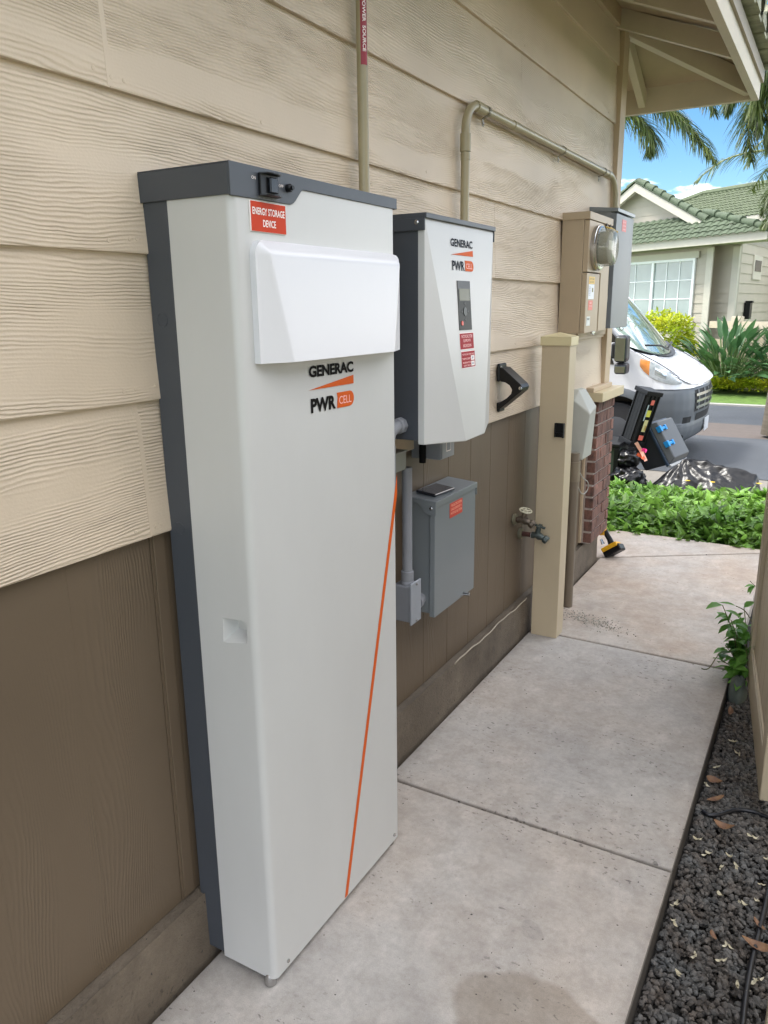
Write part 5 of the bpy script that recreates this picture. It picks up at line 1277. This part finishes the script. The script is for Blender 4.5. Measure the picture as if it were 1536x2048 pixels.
for x_ in (-.88, -4.6):
    for y_ in (9.02, 10.75):
        wt = MB(); wt.tube([(x_, y_, GV+.34), (x_, y_+.02, GV+.34), (x_, y_+.2, GV+.34), (x_, y_+.22, GV+.34)], [.31, .34, .34, .31], 32).build('wheel', mat('tyre', '1a1a1c', .85), van, smooth=40)
        MB().tube([(x_, y_-.004 if y_ < 10 else y_+.224, GV+.34), (x_, y_+.01 if y_ < 10 else y_+.21, GV+.34)], [.17, .21], 24).build('hubcap', mat('hub_dark', '4a4c50', .5, .3), van, smooth=40)
for s_ in (-1, 1):
    pts = [Vector(hood(.5+.5*s_*(.93), k/12))+Vector((0, 0, .004)) for k in range(13)]
    MB().tube(pts, .005, 6).build('hood_seam', m_vb, van)
MB().tube([Vector(nose(k/40, .93))+Vector((.001, 0, 0)) for k in range(5, 36)], .004, 6).build('nose_seam', m_vb, van)
# mirror
mir = MB().box(-.93, -.79, 8.68, 8.87, .90, 1.19); mir.build('mirror_housing', m_vb, van, bevel=.045, seg=4)
MB().box(-.92, -.785, 8.69, 8.87, .775, .895).build('mirror_lower', m_vb, van, bevel=.03, seg=3)
m_mir = mat('mirror_glass', '8f9a94', .03, 1.0)
MB().box(-.912, -.808, 8.672, 8.684, .918, 1.165).build('mirror_glass', m_mir, van, bevel=.003, seg=2)
MB().box(-.905, -.80, 8.683, 8.692, .79, .865).build('mirror_glass', m_mir, van, bevel=.003)
MB().box(-1.0, -.88, 8.85, 9.0, .93, 1.10).build('mirror_arm', m_vb, van, bevel=.02)

van.location.x -= .09
for o_ in van.children:
    if o_.name.startswith('mirror'): o_.matrix_parent_inverse = Matrix.Translation((.06, 0, 0)) @ o_.matrix_parent_inverse
# ================================================================== CLUTTER ON THE DRIVEWAY
m_bplast = mat('black_toolbox_plastic', '0c0d10', .45, spec=.3, var=.15, bump=.0003, bscale=200)
ab, at_ = ony(1262, 888, 7.25), ony(1300, 776, 7.25); ax_ = (at_-ab); TL = ax_.length; ax_.normalize()
bnch = empty('tool_case', ab, 'tall black plastic tool case with stickers, leaning in front of the van', 'tool case')
fx = Vector((math.cos(R(-38)), math.sin(R(-38)), 0)); fx = (fx-ax_*fx.dot(ax_)).normalized(); fy = ax_.cross(fx)
TM = Matrix((fx, fy, ax_)).transposed().to_4x4(); TM.translation = ab
MB().box(-.085, .085, -.075, .075, .02, TL-.03, TM).build('case_body', m_bplast, bnch, bevel=.012, seg=3)
MB().box(-.095, .095, -.088, .088, TL-.05, TL-.01, TM).build('case_lid', m_bplast, bnch, bevel=.006)
MB().box(-.09, .09, -.085, .085, .0, .05, TM).build('case_foot', m_bplast, bnch, bevel=.006)
for fa in (0, 1):
    for q in (-.062, -.022, .022, .062):
        (MB().box(.085, .094, q-.007, q+.007, .05, TL-.05, TM) if fa else MB().box(q-.007, q+.007, -.084, -.075, .05, TL-.05, TM) if abs(q) > .05 else MB().box(q-.004, q+.004, -.0765, -.075, .05, TL-.05, TM)).build('rib', m_bplast, bnch, bevel=.002)
for (q, z, wq, hq, c_) in ((.0, .40, .035, .045, 'd86a5a'), (-.005, .29, .045, .06, 'c6c24a'), (.0, .15, .04, .11, 'c9c08a'), (-.035, .25, .012, .15, '9fb0b4'), (.0, .07, .05, .045, 'd86a5a'), (.01, .16, .02, .05, 'd8b02a')):
    MB().box(.0945 if q else .0948, .096, q-wq/2, q+wq/2, z, z+hq, TM).build('sticker', mat('sticker_'+c_, c_, .5), bnch)
wb_ = empty('waste_bin', (-.56, 7.2, -.17), 'dark green waste bin behind the brick corner under the black tool case', 'bin')
MB().prism([(-.70, -.17), (-.475, -.17), (-.452, .27), (-.72, .27)], lambda p, t: (p[0], t, p[1]), 7.02, 7.42).build('body', mat('bin_green', '39443c', .5), wb_, bevel=.01)
MB().box(-.49, -.445, 7.0, 7.03, -.17, .26).build('edge_rib', m_bplast, wb_, bevel=.005); MB().box(-.735, -.44, 7.0, 7.44, .262, .30).build('rim', m_bplast, wb_, bevel=.008)
def bag(name, c_, rx, ry, rz_, seed, lab, nk=.0):
    c_ = Vector(c_)
    def f(u, v):
        a = 2*PI*u; b = PI*v; d = Vector((math.cos(a)*math.sin(b), math.sin(a)*math.sin(b), -math.cos(b)))
        n_ = mnoise.noise(d*2.2+Vector((seed, 0, 0)))*.28+abs(mnoise.noise(d*5+Vector((0, seed, 0))))*.22
        k = 1+n_-.35*max(0, v-.8)/.2
        z = d.z*rz_*k; z = max(z, -rz_*.8)
        return c_+Vector((d.x*rx*k, d.y*ry*k, z))
    return tag(MB().grid(f, 48, 32).build(name, m_bag, None, smooth=True), lab, 'rubbish bag', 'black rubbish bags on the driveway')
def bagmat():
    m = mat('black_film', '050508', .30, var=.3, vscale=30, bump=.012, bscale=6.5, spec=.4, stretch=(1, 1.6, 1)); return m
m_bag = bagmat()
bag('rubbish_bag', ony(1252, 918, 7.1), .11, .11, .09, 3.1, 'small knotted black rubbish bag between the bin and the gray tote')
bag('rubbish_bag', ony(1256, 962, 6.95)+Vector((0, 0, -.0)), .15, .13, .13, 8.4, 'larger black rubbish bag on the ground under the small knotted bag')
bag('rubbish_bag', ony(1238, 975, 6.9), .05, .05, .11, 5.4, 'thin pale sheen bag squeezed against the waste bin')
# gray tote tipped on its side
ta = Vector((.52, -.10, -.85)).normalized(); tn = Vector((.85, -.25, .45)); tn = (tn-ta*tn.dot(ta)).normalized(); tb_ = ta.cross(tn)
tcn_ = ony(1332, 884, 7.45); TT = Matrix((ta, tb_, tn)).transposed().to_4x4(); TT.translation = tcn_
to = empty('storage_tote', (tcn_.x, tcn_.y, -.17), 'gray storage tote with bright blue latches, tipped up in front of the van', 'storage box')
m_tg = mat('tote_gray', '505355', .5, var=.04); m_td = mat('tote_dark', '3b3e42', .5)
if tb_.y > 0: fs_ = -1
else: fs_ = 1
tub = MB(); A8 = [(-.20, -.17, 0), (.20, -.17, 0), (.20, .17, 0), (-.20, .17, 0), (-.16, -.13, -.25), (.16, -.13, -.25), (.16, .13, -.25), (-.16, .13, -.25)]
tub.add([TT @ Vector(p) for p in A8], [(0, 1, 2, 3), (7, 6, 5, 4), (0, 4, 5, 1), (1, 5, 6, 2), (2, 6, 7, 3), (3, 7, 4, 0)]); tub.build('tub', m_td, to, bevel=.015, seg=3)
MB().box(-.215, .215, -.185, .185, -.01, .018, TT).build('rim', mat('tote_navy', '2a3a4c', .4), to, bevel=.006)
lid = MB(); A8 = [(-.205, -.175, .018), (.205, -.175, .018), (.205, .175, .018), (-.205, .175, .018), (-.19, -.15, .085), (.17, -.15, .085), (.17, .15, .085), (-.19, .15, .085)]
lid.add([TT @ Vector(p) for p in A8], [(3, 2, 1, 0), (4, 5, 6, 7), (0, 1, 5, 4), (1, 2, 6, 5), (2, 3, 7, 6), (3, 0, 4, 7)]); lid.build('lid', m_tg, to, bevel=.01, seg=3)
MB().box(.205, .23, -.17, .17, .0, .03, TT).build('lid_lip', mat('tote_pale', 'b5b6b4', .5), to, bevel=.006)
m_blue = mat('blue_latch', '1b8fd6', .4)
for q in (-.12, .03):
    for (y0_, y1_, hw) in ((.06, .17, .012), (.145, .175, .028), (.055, .08, .024)):
        y0_, y1_ = sorted((y0_*fs_, y1_*fs_)); (MB().box(q-hw, q+hw, y0_, y1_, .08 if hw < .02 else .06, .100 if hw < .02 else .105, TT)).build('latch', m_blue, to, bevel=.004)
# folded black plastic sheet over a heap
TPZ = [(-.26, -.16), (-.15, -.06), (0, .10), (.10, .205), (.17, .20), (.34, .19), (.52, .155), (.69, .115), (.74, -.12)]
def tz(x):
    for (a, za), (b, zb_) in zip(TPZ[:-1], TPZ[1:]):
        if x <= b: return za+(zb_-za)*(x-a)/(b-a)
    return TPZ[-1][1]
def tarp(u, v):
    x = -.26+1.0*u; w_ = v*2-1; g_ = gz(6.95)-.0
    h = max(.012, tz(x)-g_); prof_ = max(0, 1-abs(w_))**.75
    rad = math.atan2(w_*.3, x-.12); fold = .010*math.sin(9*rad+3*x)+.03*(.3-abs(mnoise.noise(Vector((x*7+w_*2, w_*2.5, 7)))))+.018*mnoise.noise(Vector((x*6, w_*2.5, 2)))+.012*mnoise.noise(Vector((x*16, w_*7, 5)))
    y = 7.0+.27*w_+.03*math.sin(x*9)
    return (x+.01*math.sin(w_*9), y, g_+h*prof_+fold*min(1, prof_*2.5)+.006)
tag(MB().grid(tarp, 110, 50).build('plastic_sheet', m_bag, None, smooth=True), 'shiny black plastic sheet heaped behind the green ground cover', 'plastic sheet')
# bright tape scraps
for (p_, q_, c_, lb_) in (((1272, 885), (1292, 922), 'f0b5a6', 'pale pink tape strip hanging from the base of the black tool case'), ((1284, 899), (1293, 903), 'e8408f', 'magenta tape scrap beside the pale pink strip'), ((1274, 908), (1288, 917), 'ee6a4a', 'coral tape scrap just below the magenta one')):
    a_ = ony(*p_, 7.0); b_ = ony(*q_, 7.0); s_ = Vector((0, 0, 1)).cross(b_-a_); wv = Vector(((b_-a_).z, 0, -(b_-a_).x)).normalized()*.016
    m1 = a_.lerp(b_, .5)+Vector((0, .02, 0)); mb = MB().add([a_-wv, a_+wv, m1+wv, m1-wv, b_+wv*.9, b_-wv*.9], [(0, 1, 2, 3), (3, 2, 4, 5)])
    o = mb.build('tape_scrap', mat('tape_'+c_, c_, .5)); md = o.modifiers.new('s', 'SOLIDIFY'); md.thickness = .001; tag(o, lb_, 'tape')
# cordless drill standing on its battery edge by the corner
YD = 4.66
dr = empty('cordless_drill', onz(1215, 1108, 0), 'yellow and black cordless drill lying at the foot of the brick corner', 'drill')
m_yel = mat('drill_yellow', 'dba318', .4); D_ = lambda px, py, Y=YD: ony(px+6, py, Y)
MB().tube([D_(1203, 1060), D_(1207, 1068), D_(1213, 1078), D_(1217, 1088)], [.019, .0165, .017, .021], 12).build('grip', m_black, dr, smooth=60)
MB().beam(D_(1203, 1064, 4.68), D_(1168, 1048, 4.70), .055, .05).build('motor_housing', m_yel, dr, bevel=.012, seg=3)
MB().beam(D_(1168, 1048, 4.70), D_(1155, 1043, 4.70), .04, .04).build('chuck', m_black, dr, bevel=.012, seg=3)
MB().tube([D_(1203, 1057), D_(1199, 1068)], [.020, .022], 10).build('rear_cap', m_yel, dr, smooth=40)
a_, b_ = D_(1205, 1100), D_(1230, 1087); MB().beam(a_-(b_-a_)*.15, b_+(b_-a_)*.05, .072, .028, (0, .3, 1)).build('base', m_yel, dr, bevel=.006, seg=2)
a_, b_ = D_(1209, 1108), D_(1237, 1093); MB().beam(a_-(b_-a_)*.12, b_+(b_-a_)*.05, .078, .044, (0, .3, 1)).build('battery', m_black, dr, bevel=.008, seg=2)
MB().tube([D_(1196, 1078), D_(1200, 1088)], [.008, .012], 8).build('belt_hook', m_steel, dr, smooth=40)
